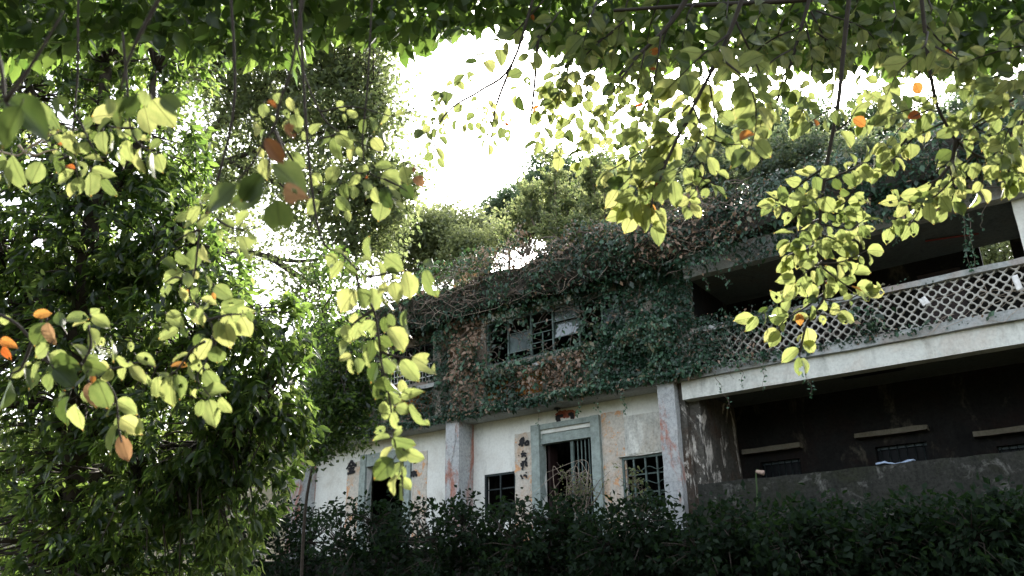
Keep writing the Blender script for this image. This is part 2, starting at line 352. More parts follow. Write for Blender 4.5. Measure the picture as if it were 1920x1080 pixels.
# right lower veranda
bx('balcony_beam', MAT['beam'], house, -7.35, XR, YF + .10, YF + .38, 4.23, 4.637, .35, .004)
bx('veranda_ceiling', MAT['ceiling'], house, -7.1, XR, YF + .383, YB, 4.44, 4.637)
_c0, _c1 = onZ(1582, 709, 4.42), onZ(1655, 695, 4.42)
bx('recess_shade_panel', MAT['mould'], house, _c0[0], _c1[0] + .4, _c1[1] - .25, _c1[1] + .15, 4.40, 4.437)  # dark panel standing in for the shade of a ceiling recess
wins = []
for (xa, ya, xb, yb) in ((1425, 868, 1500, 858), (1640, 838, 1737, 828), (1868, 838, 1960, 826)):
    p = onY(xa, ya, YB); q = onY(xb, yb, YB); wins.append((p[0], q[0], 1.9, (p[2] + q[2]) / 2))
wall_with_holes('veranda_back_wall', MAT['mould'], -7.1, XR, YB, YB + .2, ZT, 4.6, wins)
for (x0, x1, z0, z1) in wins:
    l = bx('window_ledge', MAT['ledge'], house, x0 - .32, x1 + .1, YB - .22, YB - .003, z1 + .2, z1 + .3, .3, .01)
    wd = bx('window', MAT['iron'], house, x0 + .02, x1 - .02, YB + .1, YB + .14, z1 - .06, z1 - .003)
    nb = 6
    for k in range(nb):
        x = x0 + (x1 - x0) * (k + .5) / nb
        MB().tube([(x, YB + .08, z0), (x, YB + .08, z1)], .012, n=6).build('bar', MAT['iron'], wd)
    bx('pane', MAT['dark_glass'], wd, x0 + .002, x1 - .002, YB + .15, YB + .155, z0 + .002, z1 - .002)
# rooms behind: inner walls, rear wall, end walls so that openings are dark
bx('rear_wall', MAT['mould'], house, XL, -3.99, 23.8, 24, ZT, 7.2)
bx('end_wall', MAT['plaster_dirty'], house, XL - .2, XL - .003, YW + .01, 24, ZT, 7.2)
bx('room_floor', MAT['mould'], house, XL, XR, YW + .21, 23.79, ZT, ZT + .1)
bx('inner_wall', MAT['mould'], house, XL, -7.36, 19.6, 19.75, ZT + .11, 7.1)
# porch doorway
dr = bx('doorway', MAT['wood'], house, -11.66, -11.42, YW - .1, YW + .19, ZT, 4.33, .4, .006)
bx('jamb', MAT['wood'], dr, -9.95, -9.71, YW - .1, YW + .19, ZT, 4.33, .4, .006)
bx('head', MAT['wood'], dr, -11.417, -9.953, YW - .06, YW + .19, 4.2, 4.33)
for k, (z0, z1, yy) in enumerate(((4.09, 4.197, .05), (3.99, 4.085, .02), (3.85, 3.985, -.02))):
    bx('board', MAT['wood'], dr, -11.417, -9.953, YW + yy, YW + .17, z0, z1)
leaf = bx('door', MAT['dark_wood'], house, -11.40, -11.34, YW + .25, YW + .6, ZT + .1, 3.84)
gr = bx('door_grille', MAT['frame'], house, -10.62, -10.54, YW + .06, YW + .12, ZT + .02, 3.845)
for k in range(5):
    x = -10.44 + k * .105
    bx('bar', MAT['frame'], gr, x, x + .025, YW + .08, YW + .105, ZT + .02, 3.845)
bx('rail', MAT['frame'], gr, -10.535, -9.96, YW + .107, YW + .125, 2.6, 2.64)
d2 = bx('doorway', MAT['wood'], house, -17.68, -17.45, YW - .08, YW + .19, ZT, 4.3, .4, .006)
bx('jamb', MAT['wood'], d2, -15.95, -15.72, YW - .08, YW + .19, ZT, 4.3, .4, .006)
bx('head', MAT['wood'], d2, -17.447, -15.953, YW - .05, YW + .17, 3.95, 4.3)
# porch windows with dark frames and bars
def frame_window(x0, x1, z0, z1, y, mat, barmat, cols, rows, hood=False, glass=None):
    f = .05; m = MB(); m.box(x0, x1, y, y + .08, z1 - f, z1); m.box(x0, x1, y, y + .08, z0, z0 + f); m.box(x0, x0 + f, y, y + .08, z0 + f, z1 - f); m.box(x1 - f, x1, y, y + .08, z0 + f, z1 - f)
    wd = m.build('window', mat, house)
    for k in range(1, cols):
        x = x0 + (x1 - x0) * k / cols; bx('bar', barmat, wd, x - .018, x + .018, y + .01, y + .05, z0 + f, z1 - f)
    for k in range(1, rows):
        z = z0 + (z1 - z0) * k / rows; bx('bar', barmat, wd, x0 + f, x1 - f, y + .052, y + .075, z - .015, z + .015)
    return wd
frame_window(*LWIN[0], YW + .02, MAT['iron'], MAT['iron'], 2, 3)
w2 = frame_window(*LWIN[1], YW - .06, MAT['frame'], MAT['frame'], 4, 3)
for k in range(3):                          # bent wrought scroll between the bars
    z = 2.95 - k * .3; xs = [-9.1 + i * .13 for i in range(9)]
    MB().tube(curve([(x, YW - .09, z + .045 * math.sin(i * 1.7 + k)) for i, x in enumerate(xs)], 3), .009, n=5).build('scroll', MAT['frame'], w2)
bx('window_hood', MAT['plaster_dirty'], house, -9.24, -7.97, YW - .12, YW - .003, 3.255, 3.29, .2, .01)
# peeling strips of coloured plaster flanking the doors
def strip(x0, x1, z0, z1, mat): bx('plaster_strip', mat, house, x0, x1, YW - .018, YW - .002, z0, z1, .12, .012)
MAT['strip'] = wall_mat('peeling_strip', (.55, .52, .45), (.3, .3, .27), (.5, .33, .2), .7, .5, peel=(.62, .36, .2), peel_at=.57)
strip(-12.22, -11.68, ZT + .1, 4.2, MAT['strip']); strip(-9.69, -9.1, ZT + .1, 4.36, MAT['strip'])
strip(-9.08, -7.95, 3.32, 4.2, MAT['plaster_dirty'])
strip(-15.66, -15.15, ZT + .1, 4.15, MAT['strip']); strip(-18.25, -17.7, ZT + .1, 4.15, MAT['strip'])
# brush characters painted on the strips (flat ink)
def ink(name, mat, strokes, ox, oy, sc, y):
    m = MB()
    for st in strokes:
        wdt, pts = st[0], [onY(ox + p[0] / sc, oy + p[1] / sc, y) for p in st[1:]]
        pts = curve(pts, 4) if len(pts) > 2 else [pts[0] + (pts[1] - pts[0]) * t for t in (0, .35, .7, 1)]
        n = len(pts); ws = wdt / sc / 80; L = []; Rr = []
        for i, p in enumerate(pts):
            t = pts[min(i + 1, n - 1)] - pts[max(i - 1, 0)]; t = t / max(1e-9, np.linalg.norm(t)); q = np.array([-t[2], 0, t[0]])
            k = ws * (.55 + .45 * math.sin(math.pi * (.25 + .6 * i / max(1, n - 1)))) * rnd.uniform(.8, 1.2)
            L.append(p + q * k); Rr.append(p - q * k)
        m.add(L + Rr, [(i, i + 1, n + i + 1, n + i) for i in range(n - 1)])
    # stroke crossings: each stroke a hair in front of the last
    return m.build(name, mat, house)
YI = YW - .036
ch = [[(26, (1275, 562), (1225, 600)), (22, (1210, 612), (1280, 596)), (24, (1250, 585), (1246, 678)), (20, (1246, 615), (1202, 662)), (16, (1252, 618), (1278, 640)),
       (18, (1288, 618), (1292, 668)), (18, (1290, 618), (1326, 610), (1324, 664)), (14, (1294, 660), (1322, 652))],
      [(16, (1250, 735), (1262, 748)), (14, (1228, 778), (1262, 766), (1304, 770)), (16, (1276, 770), (1236, 818)), (14, (1268, 790), (1300, 806)), (12, (1205, 790), (1200, 800))],
      [(14, (1308, 818), (1288, 866)), (16, (1240, 880), (1300, 868)), (18, (1302, 870), (1298, 915), (1316, 934)), (15, (1222, 906), (1278, 896)), (18, (1262, 880), (1252, 976)), (13, (1226, 930), (1268, 920)), (14, (1242, 958), (1256, 984))],
      [(16, (1224, 1046), (1246, 1082)), (14, (1262, 1060), (1290, 1052), (1310, 1085)), (14, (1298, 1008), (1300, 1028)), (12, (1240, 1085), (1262, 1100))]]
for i, c_ in enumerate(ch):
    for j, s_ in enumerate(c_): ink('ink_stroke', MAT['paint_black'], [s_], 800, 740, 6.967, YI - .0012 * j)
gold = [(16, (498, 918), (478, 960), (448, 1004)), (18, (496, 924), (518, 955), (545, 972)), (13, (476, 978), (516, 966)), (13, (466, 1004), (526, 988)), (15, (496, 962), (490, 1036)), (11, (472, 1012), (480, 1028)), (11, (516, 1000), (506, 1022)), (16, (456, 1046), (532, 1026))]
for j, s_ in enumerate(gold): ink('ink_stroke', MAT['paint_black'], [s_], 560, 680, 5.025, YI - .0012 * j)
g2 = [(14, (1086, 938), (1106, 944)), (13, (1056, 1036), (1112, 1030)), (16, (1086, 1016), (1082, 1078)), (12, (1058, 1066), (1076, 1050)), (14, (1100, 1040), (1112, 1072))]
for j, s_ in enumerate(g2): ink('ink_stroke', MAT['paint_black'], [s_], 560, 680, 5.025, YI - .0012 * j)
for j, s_ in enumerate([(38, (268, 262), (300, 248), (345, 250)), (52, (300, 240), (380, 232), (440, 238)), (30, (400, 215), (470, 212), (505, 226)), (34, (455, 250), (500, 262)), (26, (275, 285), (310, 300))]): ink('red_paint_patch', MAT['paint_red'], [s_], 1000, 740, 6.4, YW - .002 - .0007 * j)
dm = [(34, (278, 250), (300, 300), (306, 352)), (22, (300, 262), (352, 248)), (18, (346, 236), (348, 268)), (20, (418, 240), (470, 226)), (28, (462, 222), (468, 290)), (24, (486, 290), (480, 322), (458, 334))]
for j, s_ in enumerate(dm): ink('ink_stroke', MAT['paint_black'], [s_], 1000, 740, 6.4, YW - .006 - .0012 * j)
# small lamp rose on the porch ceiling
m = MB(); p = onZ(1045, 767, 4.6); m.tube([p + [0, 0, .018], p + [0, 0, -.01]], .09, .07, 12); m.tube([p + [0, 0, -.01], p + [0, 0, -.06]], .03, .02, 10); m.build('ceiling_rose', MAT['iron'], house)

# upper storey -------------------------------------------------------
ZC = 7.36
UW = (-12.74, -8.62, 5.95, 7.13)
wall_with_holes('upper_wall', MAT['upper'], -14.45, -7.0, YF + .12, YF + .34, 4.663, ZC, [UW, (-12.76, -11.0, 5.02, 5.6)])
bx('orange_panel', MAT['rust'], house, -12.757, -11.003, YF + .2, YF + .32, 5.023, 5.597)
LW = [(-19.0, -17.1, 6.0, 7.1), (-16.6, -14.75, 6.0, 7.1)]
OP = [(-18.95, -17.1, 5.22, 5.7), (-16.6, -14.75, 5.15, 5.75)]
wall_with_holes('upper_wall', MAT['upper'], XL, -14.455, YF + .3, YF + .5, 4.663, ZC, LW + OP)
for o_ in OP: bx('orange_panel', MAT['rust'], house, o_[0] + .003, o_[1] - .003, YF + .37, YF + .48, o_[2] + .003, o_[3] - .003)
bx('corner_pier', MAT['upper'], house, XL, XL + .6, YF + .03, YF + .297, 4.663, ZC - .003, .3, .015)
bx('sill', MAT['concrete'], house, -12.85, -8.5, YF + .0, YF + .117, 5.66, 5.74, .3, .012)
bx('sill', MAT['concrete'], house, -19.1, -14.5, YF + .17, YF + .297, 5.76, 5.86, .3, .012)
# central window: frame, mullions, panes
fr = MB(); fr.box(UW[0], UW[1], YF + .16, YF + .22, UW[3] - .05, UW[3]); fr.box(UW[0], UW[1], YF + .16, YF + .22, UW[2], UW[2] + .05)
wd = fr.build('window', MAT['frame'], house)
for x in (UW[0] + .03, -12.05, -11.33, -10.67, -9.91, -9.25, UW[1] - .03):
    bx('mullion', MAT['frame'], wd, x - .02, x + .02, YF + .157, YF + .215, UW[2] + .05, UW[3] - .05)
def pane(x0, x1, z0, z1, mat, open_=0.0, tilt=0.0):
    m = MB(); m.add([(x0, YF + .19, z0), (x1, YF + .19 - open_, z0), (x1, YF + .19 - open_ + tilt, z1), (x0, YF + .19 + tilt, z1), (x0, YF + .196, z0), (x1, YF + .196 - open_, z0), (x1, YF + .196 - open_ + tilt, z1), (x0, YF + .196 + tilt, z1)],
                   [(0, 1, 2, 3), (7, 6, 5, 4), (0, 4, 5, 1), (1, 5, 6, 2), (2, 6, 7, 3), (3, 7, 4, 0)]); return m.build('pane', mat, wd)
pane(-12.02, -11.36, 6.2, 6.68, MAT['glass']); 
pane(-10.64, -9.94, 6.33, 6.73, MAT['glass_clear'], 0, .06); pane(-10.64, -9.94, 6.75, 7.1, MAT['glass_clear'], 0, .05)
pane(-9.22, -8.7, 6.05, 6.7, MAT['glass'])
for (x0, x1, z) in ((-12.05, -11.33, 6.69), (-12.05, -11.33, 6.19), (-11.33, -10.67, 6.82), (-11.33, -10.67, 6.55), (-11.33, -10.67, 6.3), (-10.67, -9.91, 6.32), (-10.67, -9.91, 6.74), (-9.25, -8.65, 6.72)):
    bx('glazing_bar', MAT['frame'], wd, x0 + .022, x1 - .022, YF + .165, YF + .185, z - .01, z + .01)
bx('glazing_bar', MAT['frame'], wd, -11.0, -10.97, YF + .166, YF + .184, 6.0, 6.53)
for (x0, x1, z0, z1) in LW:
    m = MB(); m.box(x0, x1, YF + .36, YF + .42, z1 - .06, z1); m.box(x0, x1, YF + .36, YF + .42, z0, z0 + .06); lw = m.build('window', MAT['iron'], house)
    k = 0; x = x0 + .08
    while x < x1 - .05:
        MB().tube([(x, YF + .33, z0 + .02), (x, YF + .33, z1 - .02)], .011, n=6).build('bar', MAT['white_iron' if z0 + 0 < 0 or k % 1 else 'iron'], lw); x += .12; k += 1
    for z in (6.12, 6.3, 6.48):
        bx('rail', MAT['white_iron'], lw, x0, x1, YF + .305, YF + .318, z - .01, z + .01)
    x = x0 + .04
    while x < x1 - .05:
        MB().tube([(x, YF + .30, 6.0), (x, YF + .30, 6.5)], .009, n=5).build('baluster', MAT['white_iron'], lw); x += .12
bx('plaster_lintel', MAT['plaster'], house, -12.75, -11.5, YF + .095, YF + .117, 7.14, 7.33, .15, .015)
bx('plaster_lintel', MAT['plaster'], house, -11.1, -10.0, YF + .095, YF + .117, 7.16, 7.34, .15, .015)
# cornice, parapet, roof
bx('cornice', MAT['moss'], house, XL - .2, -7.0, YF - .32, YF + .6, ZC, ZC + .14, .3, .03)
bx('roof_parapet', MAT['moss'], house, XL - .1, XR, YF - .05, YF + .2, ZC + .143, 8.25, .4, .05)
bx('roof_slab', MAT['roof'], house, XL, -4.0, YF + .603, 24, ZC, ZC + .2); bx('roof_slab', MAT['roof'], house, -3.997, XR, YF + .603, YB + .2, ZC, ZC + .2); bx('end_wall', MAT['mould'], house, -4.2, -4.0, YB + .203, 23.79, ZT + .101, ZC - .003)
bx('eave_beam', MAT['concrete'], house, -6.997, XR, YF - .02, YF + .22, 6.92, ZC + .1, .35, .012)
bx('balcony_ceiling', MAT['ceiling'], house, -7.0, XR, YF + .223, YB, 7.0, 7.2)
# balcony back wall with an opening through which trees show
p = onY(1832, 452, YB); q = onY(1905, 500, YB)
HOLE = (p[0], q[0], q[2], p[2] + .05)
pd = onY(1715, 500, YB); pe = onY(1800, 500, YB)
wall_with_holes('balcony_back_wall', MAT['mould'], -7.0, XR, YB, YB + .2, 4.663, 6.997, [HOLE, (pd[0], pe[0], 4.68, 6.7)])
bx('balcony_door', MAT['dark_wood'], house, pd[0] + .002, pe[0] - .002, YB + .06, YB + .12, 4.682, 6.698)
bx('balcony_end_wall', MAT['mould'], house, -7.2, -7.003, YF + .35, YB, 4.663, 6.997)
pr, pq = onZ(1735, 452, 6.96), onZ(1835, 438, 6.96)
MB().tube([pr, pq], .02, n=8).build('red_pipe', MAT['red_pipe'], house)
bx('balcony_pillar', MAT['plaster'], house, -.57, -.12, YF + .225, YF + .62, 4.663, 6.995, .3, .006)
bx('pillar', MAT['pillar'], house, -.57, -.12, YF + .385, YF + .8, ZT, 4.437, .3, .008)
# latticed balustrade: each ring a piece
bal = bx('balustrade', MAT['concrete'], house, -6.94, XR, YF + .0, YF + .2, 5.62, 5.73, .14, .008)
bx('curb', MAT['concrete'], bal, -6.94, XR, YF + .03, YF + .18, 4.793, 4.845, .2, .006)
bx('end_post', MAT['concrete'], bal, -7.3, -6.943, YF + .02, YF + .22, 4.793, 5.74, .2, .015)
def ring_mesh(part):
    """one cast ring of the openwork with its webs; part 0 whole, 1 lower half under the rail, 2 upper half on the curb"""
    m = MB(); n = 20; ro, ri, y0, y1 = .082, .059, -.03, .03
    a_0 = {0: 0, 1: math.pi, 2: 0}[part]; ks = n if part == 0 else n // 2
    for k in range(ks):
        a0, a1 = a_0 + 2 * math.pi * k / n, a_0 + 2 * math.pi * (k + 1) / n; q = []
        for a in (a0, a1):
            for r in (ro, ri):
                for y in (y0, y1): q.append((r * math.cos(a), y, r * math.sin(a)))
        m.add(q, [(0, 4, 6, 2), (1, 3, 7, 5), (0, 1, 5, 4), (2, 6, 7, 3)] + ([(0, 2, 3, 1)] if part and k == 0 else []) + ([(4, 5, 7, 6)] if part and k == ks - 1 else []))
    def web(dx, dz):                        # flared joint towards the next ring
        c_ = np.array([dx * .1, 0, dz * .1]); u = np.array([dx, 0, dz]); v = np.array([-dz, 0, dx]); pr = []
        for a, b_ in ((-.034, .042), (-.012, .020), (.012, .020), (.034, .042)):
            for sg in (-1, 1):
                for y in (y0 + .003, y1 - .003): pr.append(c_ + u * a + v * b_ * sg + np.array([0, y, 0]))
        for k in range(3):
            a = k * 4; m.add([pr[a + i_] for i_ in range(8)], [(0, 2, 6, 4), (1, 5, 7, 3), (0, 4, 5, 1), (2, 3, 7, 6)] + ([(0, 1, 3, 2)] if k == 0 else []) + ([(4, 6, 7, 5)] if k == 2 else []))
    if part == 0: web(1, 0); web(0, 1)
    if part == 2: web(0, 1)
    me = bpy.data.meshes.new('ring'); me.from_pydata([tuple(p) for p in m.v], [], m.f); me.materials.append(MAT['lattice']); me.update(); return me
RM = [ring_mesh(k) for k in range(3)]
for i in range(47):
    for part, z in ((2, 4.84), (0, 5.04), (0, 5.24), (0, 5.44), (1, 5.64)):
        o = bpy.data.objects.new('ring', RM[part]); C.objects.link(o); o.parent = bal
        o.location = (-6.757 + i * .2, YF + .1 + rnd.uniform(-.004, .004), z); o.rotation_euler = (rnd.uniform(-.02, .02), rnd.uniform(-.02, .02) if part == 0 else 0, rnd.uniform(-.03, .03))
# low wall before the veranda
lowwall = bx('low_stone_wall', MAT['moss'], None, -6.95, 5, 15.75, 16.05, ZT - .0, 2.34, .12, .012)
tag(lowwall, 'low mossy dark stone wall in front of the ground floor veranda', 'wall')

# ------------------------------------------------------------------ creeper on the house
def scatter_ivy(n, f):
    """rejection sample (u, v) in the unit square by density f"""
    out = []
    while len(out) < n:
        u = rng.random((n, 2)); keep = rng.random(n) < np.array([f(a, c) for a, c in u]); out += list(u[keep])
    return np.array(out[:n])
_nz = rng.random((64, 64))
def vnoise(x, y):
    xi, yi = int(math.floor(x)), int(math.floor(y)); fx, fy = x - xi, y - yi; fx = fx * fx * (3 - 2 * fx); fy = fy * fy * (3 - 2 * fy)
    g = lambda a, c: _nz[a % 64, c % 64]
    return (g(xi, yi) * (1 - fx) + g(xi + 1, yi) * fx) * (1 - fy) + (g(xi, yi + 1) * (1 - fx) + g(xi + 1, yi + 1) * fx) * fy
def fb(x, y): return .55 * vnoise(x, y) + .3 * vnoise(x * 2.1 + 7, y * 2.1) + .15 * vnoise(x * 4.3, y * 4.3 + 3)
def ivy_leaves(name, P, outn, parent, size=.085, dead=None, thick=.12, up=.35):
    n = len(P); clump = np.array([fb(p[0] * 1.7 + 20, p[2] * 1.7 + 31) for p in P]); clump = np.clip((clump - .38) * 3, 0, 1)[:, None]
    P = P + (rng.random((n, 1)) * .8 + .2) * thick * (.25 + 2.4 * clump) * outn
    Nn = unit(np.array(outn)[None] * .75 + np.array([[0, 0, up]]) + .55 * rdir(n))
    A = unit(np.array([[0, 0, -.75]]) + .75 * rdir(n)); L = size * np.clip(np.exp(rng.normal(-.05, .38, n)), .4, 2.2)
    t = np.clip(rng.uniform(0, .82, n) ** 1.3 * (.35 + 1.1 * clump[:, 0]), 0, .84)  # tint darker in hollows between clumps: shade put into the leaf colour
    if dead is not None:
        dd = rng.random(n) < dead; t[dd] = rng.uniform(.86, 1, dd.sum())
    o = leaf_cloud(name, MAT['ivy_leaf'], parent, P, A, Nn, L, L * .3, t, T_SMALL); o['kind'] = 'stuff'; return o
def density_front(x, z):
    """how thickly the creeper covers the upper front at (x, z)"""
    d = .8
    nz = fb(x * .9 + 11, z * .9 + 5)
    if x < -14.4: d = .55 if x > -17 else .8                     # left bay
    if -12.9 < x < -8.5 and 5.9 < z < 7.2:                      # window
        d = .15 if x < -9.3 else .6
        if -12.05 < x < -11.3 and 6.15 < z < 6.75: d = .008
        if -10.7 < x < -9.9: d = .01 if z < 6.75 else .08
        if -11.3 < x < -10.7: d = .05
    if -12.8 < x < -11.2 and 5.0 < z < 5.6: d = .2 + .5 * fb(x * 2 + 3, z * 3)             # orange panel
    if -19 < x < -17.1 and 5.2 < z < 5.72: d = .2
    if -16.4 < x < -14.6 and 5.8 < z < 7.2: d = .12
    if -13 < x < -10 and z > 7.1: d = .3
    if -14.6 < x < -14.2: d *= .6
    return max(0, min(1, d * max(.12, min(1.3, .34 + 2.4 * (nz - .28)))))
facade_ivy = empty('climbing_ivy', 'dark green creeper with brown dead patches covering the upper wall around the broken window', 'ivy')
X0, X1, Z0, Z1 = XL, -6.9, 4.72, 7.5
uv = scatter_ivy(31000, lambda u, v: density_front(X0 + (X1 - X0) * u, Z0 + (Z1 - Z0) * v))
xs = X0 + (X1 - X0) * uv[:, 0]; zs = Z0 + (Z1 - Z0) * uv[:, 1]
ys = np.where(xs < -14.45, YF + .28, YF + .1)
ys = np.where((zs < 4.82), YF - .01, ys)
dead = np.array([(.75 if (-13.9 < x < -12.7) else 0) * fb(x * 1.3, z * 1.3) * 1.5 + (.85 if (-11.6 < x < -9.6 and 4.9 < z < 5.75) else 0) * fb(x, z + 9) * 1.5 + .03 for x, z in zip(xs, zs)])
ivy_leaves('ivy_leaves', np.stack([xs, ys, zs], 1), np.array([0, -1., 0]), facade_ivy, .092, dead, .16)
# lip fringe
n = 5200; xs = rng.uniform(XL, -6.8, n); keep = np.array([rng.random() < .25 + fb(x * 1.2, 3) * 1.1 for x in xs]); xs = xs[keep]; n = len(xs)
P = np.stack([xs, YF - .02 - .05 * rng.random(n), 4.84 - .2 * rng.random(n) ** 2.2], 1); ivy_leaves('ivy_fringe', P, np.array([0, -1., .2]), facade_ivy, .08, np.full(n, .08), .1)
def vine_mat(n, x0, x1, z0, z1, y, parent, mat, r=(.005, .014), name='vine_stems', horiz=.85, thick=.08):
    m = MB()
    for _ in range(n):
        p = np.array([rnd.uniform(x0, x1), y - rnd.uniform(0, thick), rnd.uniform(z0, z1)]); pts = [p]
        d = np.array([rnd.choice((-1, 1)) * horiz, 0, rnd.uniform(-.6, .4)])
        for k in range(rnd.randint(4, 9)):
            d = d + np.array([rnd.gauss(0, .3), 0, rnd.gauss(0, .35)]); d /= np.linalg.norm(d); p = p + d * rnd.uniform(.1, .25); p = p.copy(); p[1] = y - rnd.uniform(0, thick)
            pts.append(p)
        pts = [q for q in pts if x0 - .3 < q[0] < x1 + .3 and z0 - .2 < q[2] < z1 + .25]
        if len(pts) > 2: m.tube(curve(pts, 2), rnd.uniform(*r), .003, 4)
    o = m.build(name, mat, parent); o['kind'] = 'stuff'; return o
vine_mat(220, XL, -7, 4.7, 7.3, YF + .08, facade_ivy, MAT['vine_stem'])

roof_creeper = empty('roof_creeper', 'tangle of dry woody vines and small leaves hanging over the roof edge', 'creeper')
n = 34000; xs = rng.uniform(XL, XR, n); t = rng.random(n)
top = np.array([8.45 + .5 * fb(x * .5, 1) + (.45 if x < -11 else 0) for x in xs]); bot = np.where(xs < -7, 7.25, 6.93) - .26 * rng.random(n) ** 2.5 + np.where(xs > -1.2, .15, 0)
zs = bot + (top - bot) * t
keep = np.array([rng.random() < ((.22 + .9 * fb(x * .8 + 3, z * 1.1)) if x < -9 else .35 + .95 * fb(x * .8 + 3, z * 1.1)) for x, z in zip(xs, zs)])
xs, zs, bot, top = xs[keep], zs[keep], bot[keep], top[keep]; n = len(xs); tt = (zs - bot) / (top - bot)
ys = YF - .32 * np.sin(np.pi * np.clip(tt, 0, 1) * .8 + .35) - .1 + 1.0 * np.clip(tt - .75, 0, 1)
dead = np.array([(.8 * fb(x * .9 + 2, z * .9) if -13 < x < -6 and z > 8.0 else .04) + (.5 * fb(x * 2 + 1, z * 2 + 4) if -8 < x < -5 and z > 7.3 and z < 7.9 else 0) for x, z in zip(xs, zs)])
ivy_leaves('creeper_leaves', np.stack([xs, ys, zs], 1), np.array([0, -1., .45]), roof_creeper, .09, dead, .2, .6)
vine_mat(330, XL, -5, 7.4, 8.7, YF - .3, roof_creeper, MAT['vine_stem'], (.006, .02), thick=.3)
vine_mat(120, XL, -6, 7.3, 8.7, YF - .42, roof_creeper, MAT['pale_twig'], (.003, .009), thick=.3, name='pale_runners')
vine_mat(110, -8, XR, 7.0, 8.3, YF - .2, roof_creeper, MAT['vine_stem'], (.004, .012), thick=.25)
m = MB(); m.rough_box(XL, XR, YF - .3, YF + 2.0, ZC + .2, 8.28, .35, .1, 3); o = m.build('creeper_mat', MAT['roof'], roof_creeper)

bal_ivy = empty('balustrade_ivy', 'dark small leaved creeper spreading along the left end of the latticed balcony', 'ivy')
n = 9000; xs = rng.uniform(-7.4, -1.2, n); zs = rng.uniform(4.72, 6.0, n)
def dens_bal(x, z):
    d = math.exp(-max(0, x + 6.6) / .5)                     # thick at the left end
    if z > 5.52: d = max(d, .8 * math.exp(-max(0, x + 5.2) / .8) * (1 if z < 5.68 + .2 * fb(x * 2, 0) else .1))
    if z < 4.92: d = max(d, .75 * math.exp(-max(0, x + 3.6) / 1.0))
    if -3.6 < x < -3.0 and z < 5.4: d = max(d, .4)
    return d * (.5 + fb(x * 2, z * 2))
keep = np.array([rng.random() < dens_bal(x, z) for x, z in zip(xs, zs)]); xs, zs = xs[keep], zs[keep]
ivy_leaves('ivy_leaves', np.stack([xs, np.full(len(xs), YF + .02), zs], 1), np.array([0, -1., 0]), bal_ivy, .075, np.full(len(xs), .06), .12)
vine_mat(40, -7.3, -3.0, 4.65, 5.8, YF + .0, bal_ivy, MAT['vine_stem'], (.004, .008), thick=.05)
vine_mat(14, -2.2, 0.6, 4.7, 5.6, YF + .0, bal_ivy, MAT['pale_twig'], (.003, .006), thick=.05, name='dry_vines')

def tendril(px0, py0, px1, py1, Y, label, dense=24, size=.07, mat='vine_stem'):
    r_ = empty('hanging_vine', label, 'vine', 'thin vines hanging from the house ledges')
    a, c = onY(px0, py0, Y), onY(px1, py1, Y); m = MB(); pts = [a + (c - a) * t + np.array([rnd.gauss(0, .03), rnd.gauss(0, .02), 0]) * (t > 0) for t in np.linspace(0, 1, 6)]; pts = curve(pts, 4)
    m.tube(pts, .007, .003, 4); m.build('stem', MAT[mat], r_)
    n = dense; ii = rng.integers(2, len(pts), n); P = np.array([pts[i] for i in ii]) + rng.normal(0, .025, (n, 3))
    L = size * rng.uniform(.6, 1.3, n); t = rng.uniform(.3, .8, n)
    leaf_cloud('leaves', MAT['ivy_leaf'], r_, P, unit(rdir(n) + [0, 0, -.6]), unit(rdir(n) + [0, -1.2, .3]), L, L * .3, t, T_SMALL)
for a in ((1013, 745, 1010, 800, YF - .05, 'thin vine hanging over the left jamb of the doorway', 16), (1090, 735, 1082, 780, YF - .05, 'leafy vine tuft hanging before the red patch above the doorway', 40),
          (1115, 735, 1120, 768, YF - .05, 'short vine hanging right of the red patch above the doorway', 14), (1165, 735, 1172, 775, YF - .05, 'vine hanging from the ledge before the white wall beside the grey pillar', 30),
          (1342, 695, 1370, 762, YF - .05, 'long thin vine dangling below the beam beside the corner post', 14), (1390, 680, 1390, 730, YF - .05, 'short vine hanging before the white beam under the start of the lattice', 14),
          (1428, 672, 1430, 730, YF - .05, 'leafy vine hanging before the white beam under the lattice', 20), (1500, 655, 1522, 742, YF - .05, 'longest vine dangling under the tip of the yellow green branch', 26),
          (1325, 500, 1328, 545, YF - .1, 'vine hanging with pale dead leaves in the left end of the balcony opening', 30), (1340, 500, 1372, 533, YF - .1, 'curling vine at the left end of the balcony opening', 26),
          (1800, 395, 1820, 505, YF - .1, 'long leafy vine hanging in the balcony opening before the bright hole', 70), (1815, 400, 1835, 500, YF - .1, 'second long vine hanging in the balcony opening beside the bright hole', 60),
          (1850, 385, 1845, 430, YF - .1, 'bare short vine hanging below the eave near the white balcony pillar', 10), (1690, 425, 1682, 455, YF - .1, 'small vine hanging from the eave below the orange leaves', 14), (860, 785, 842, 890, YF - .03, 'bare dark vine climbing the red stained pillar', 5)):
    tendril(*a)

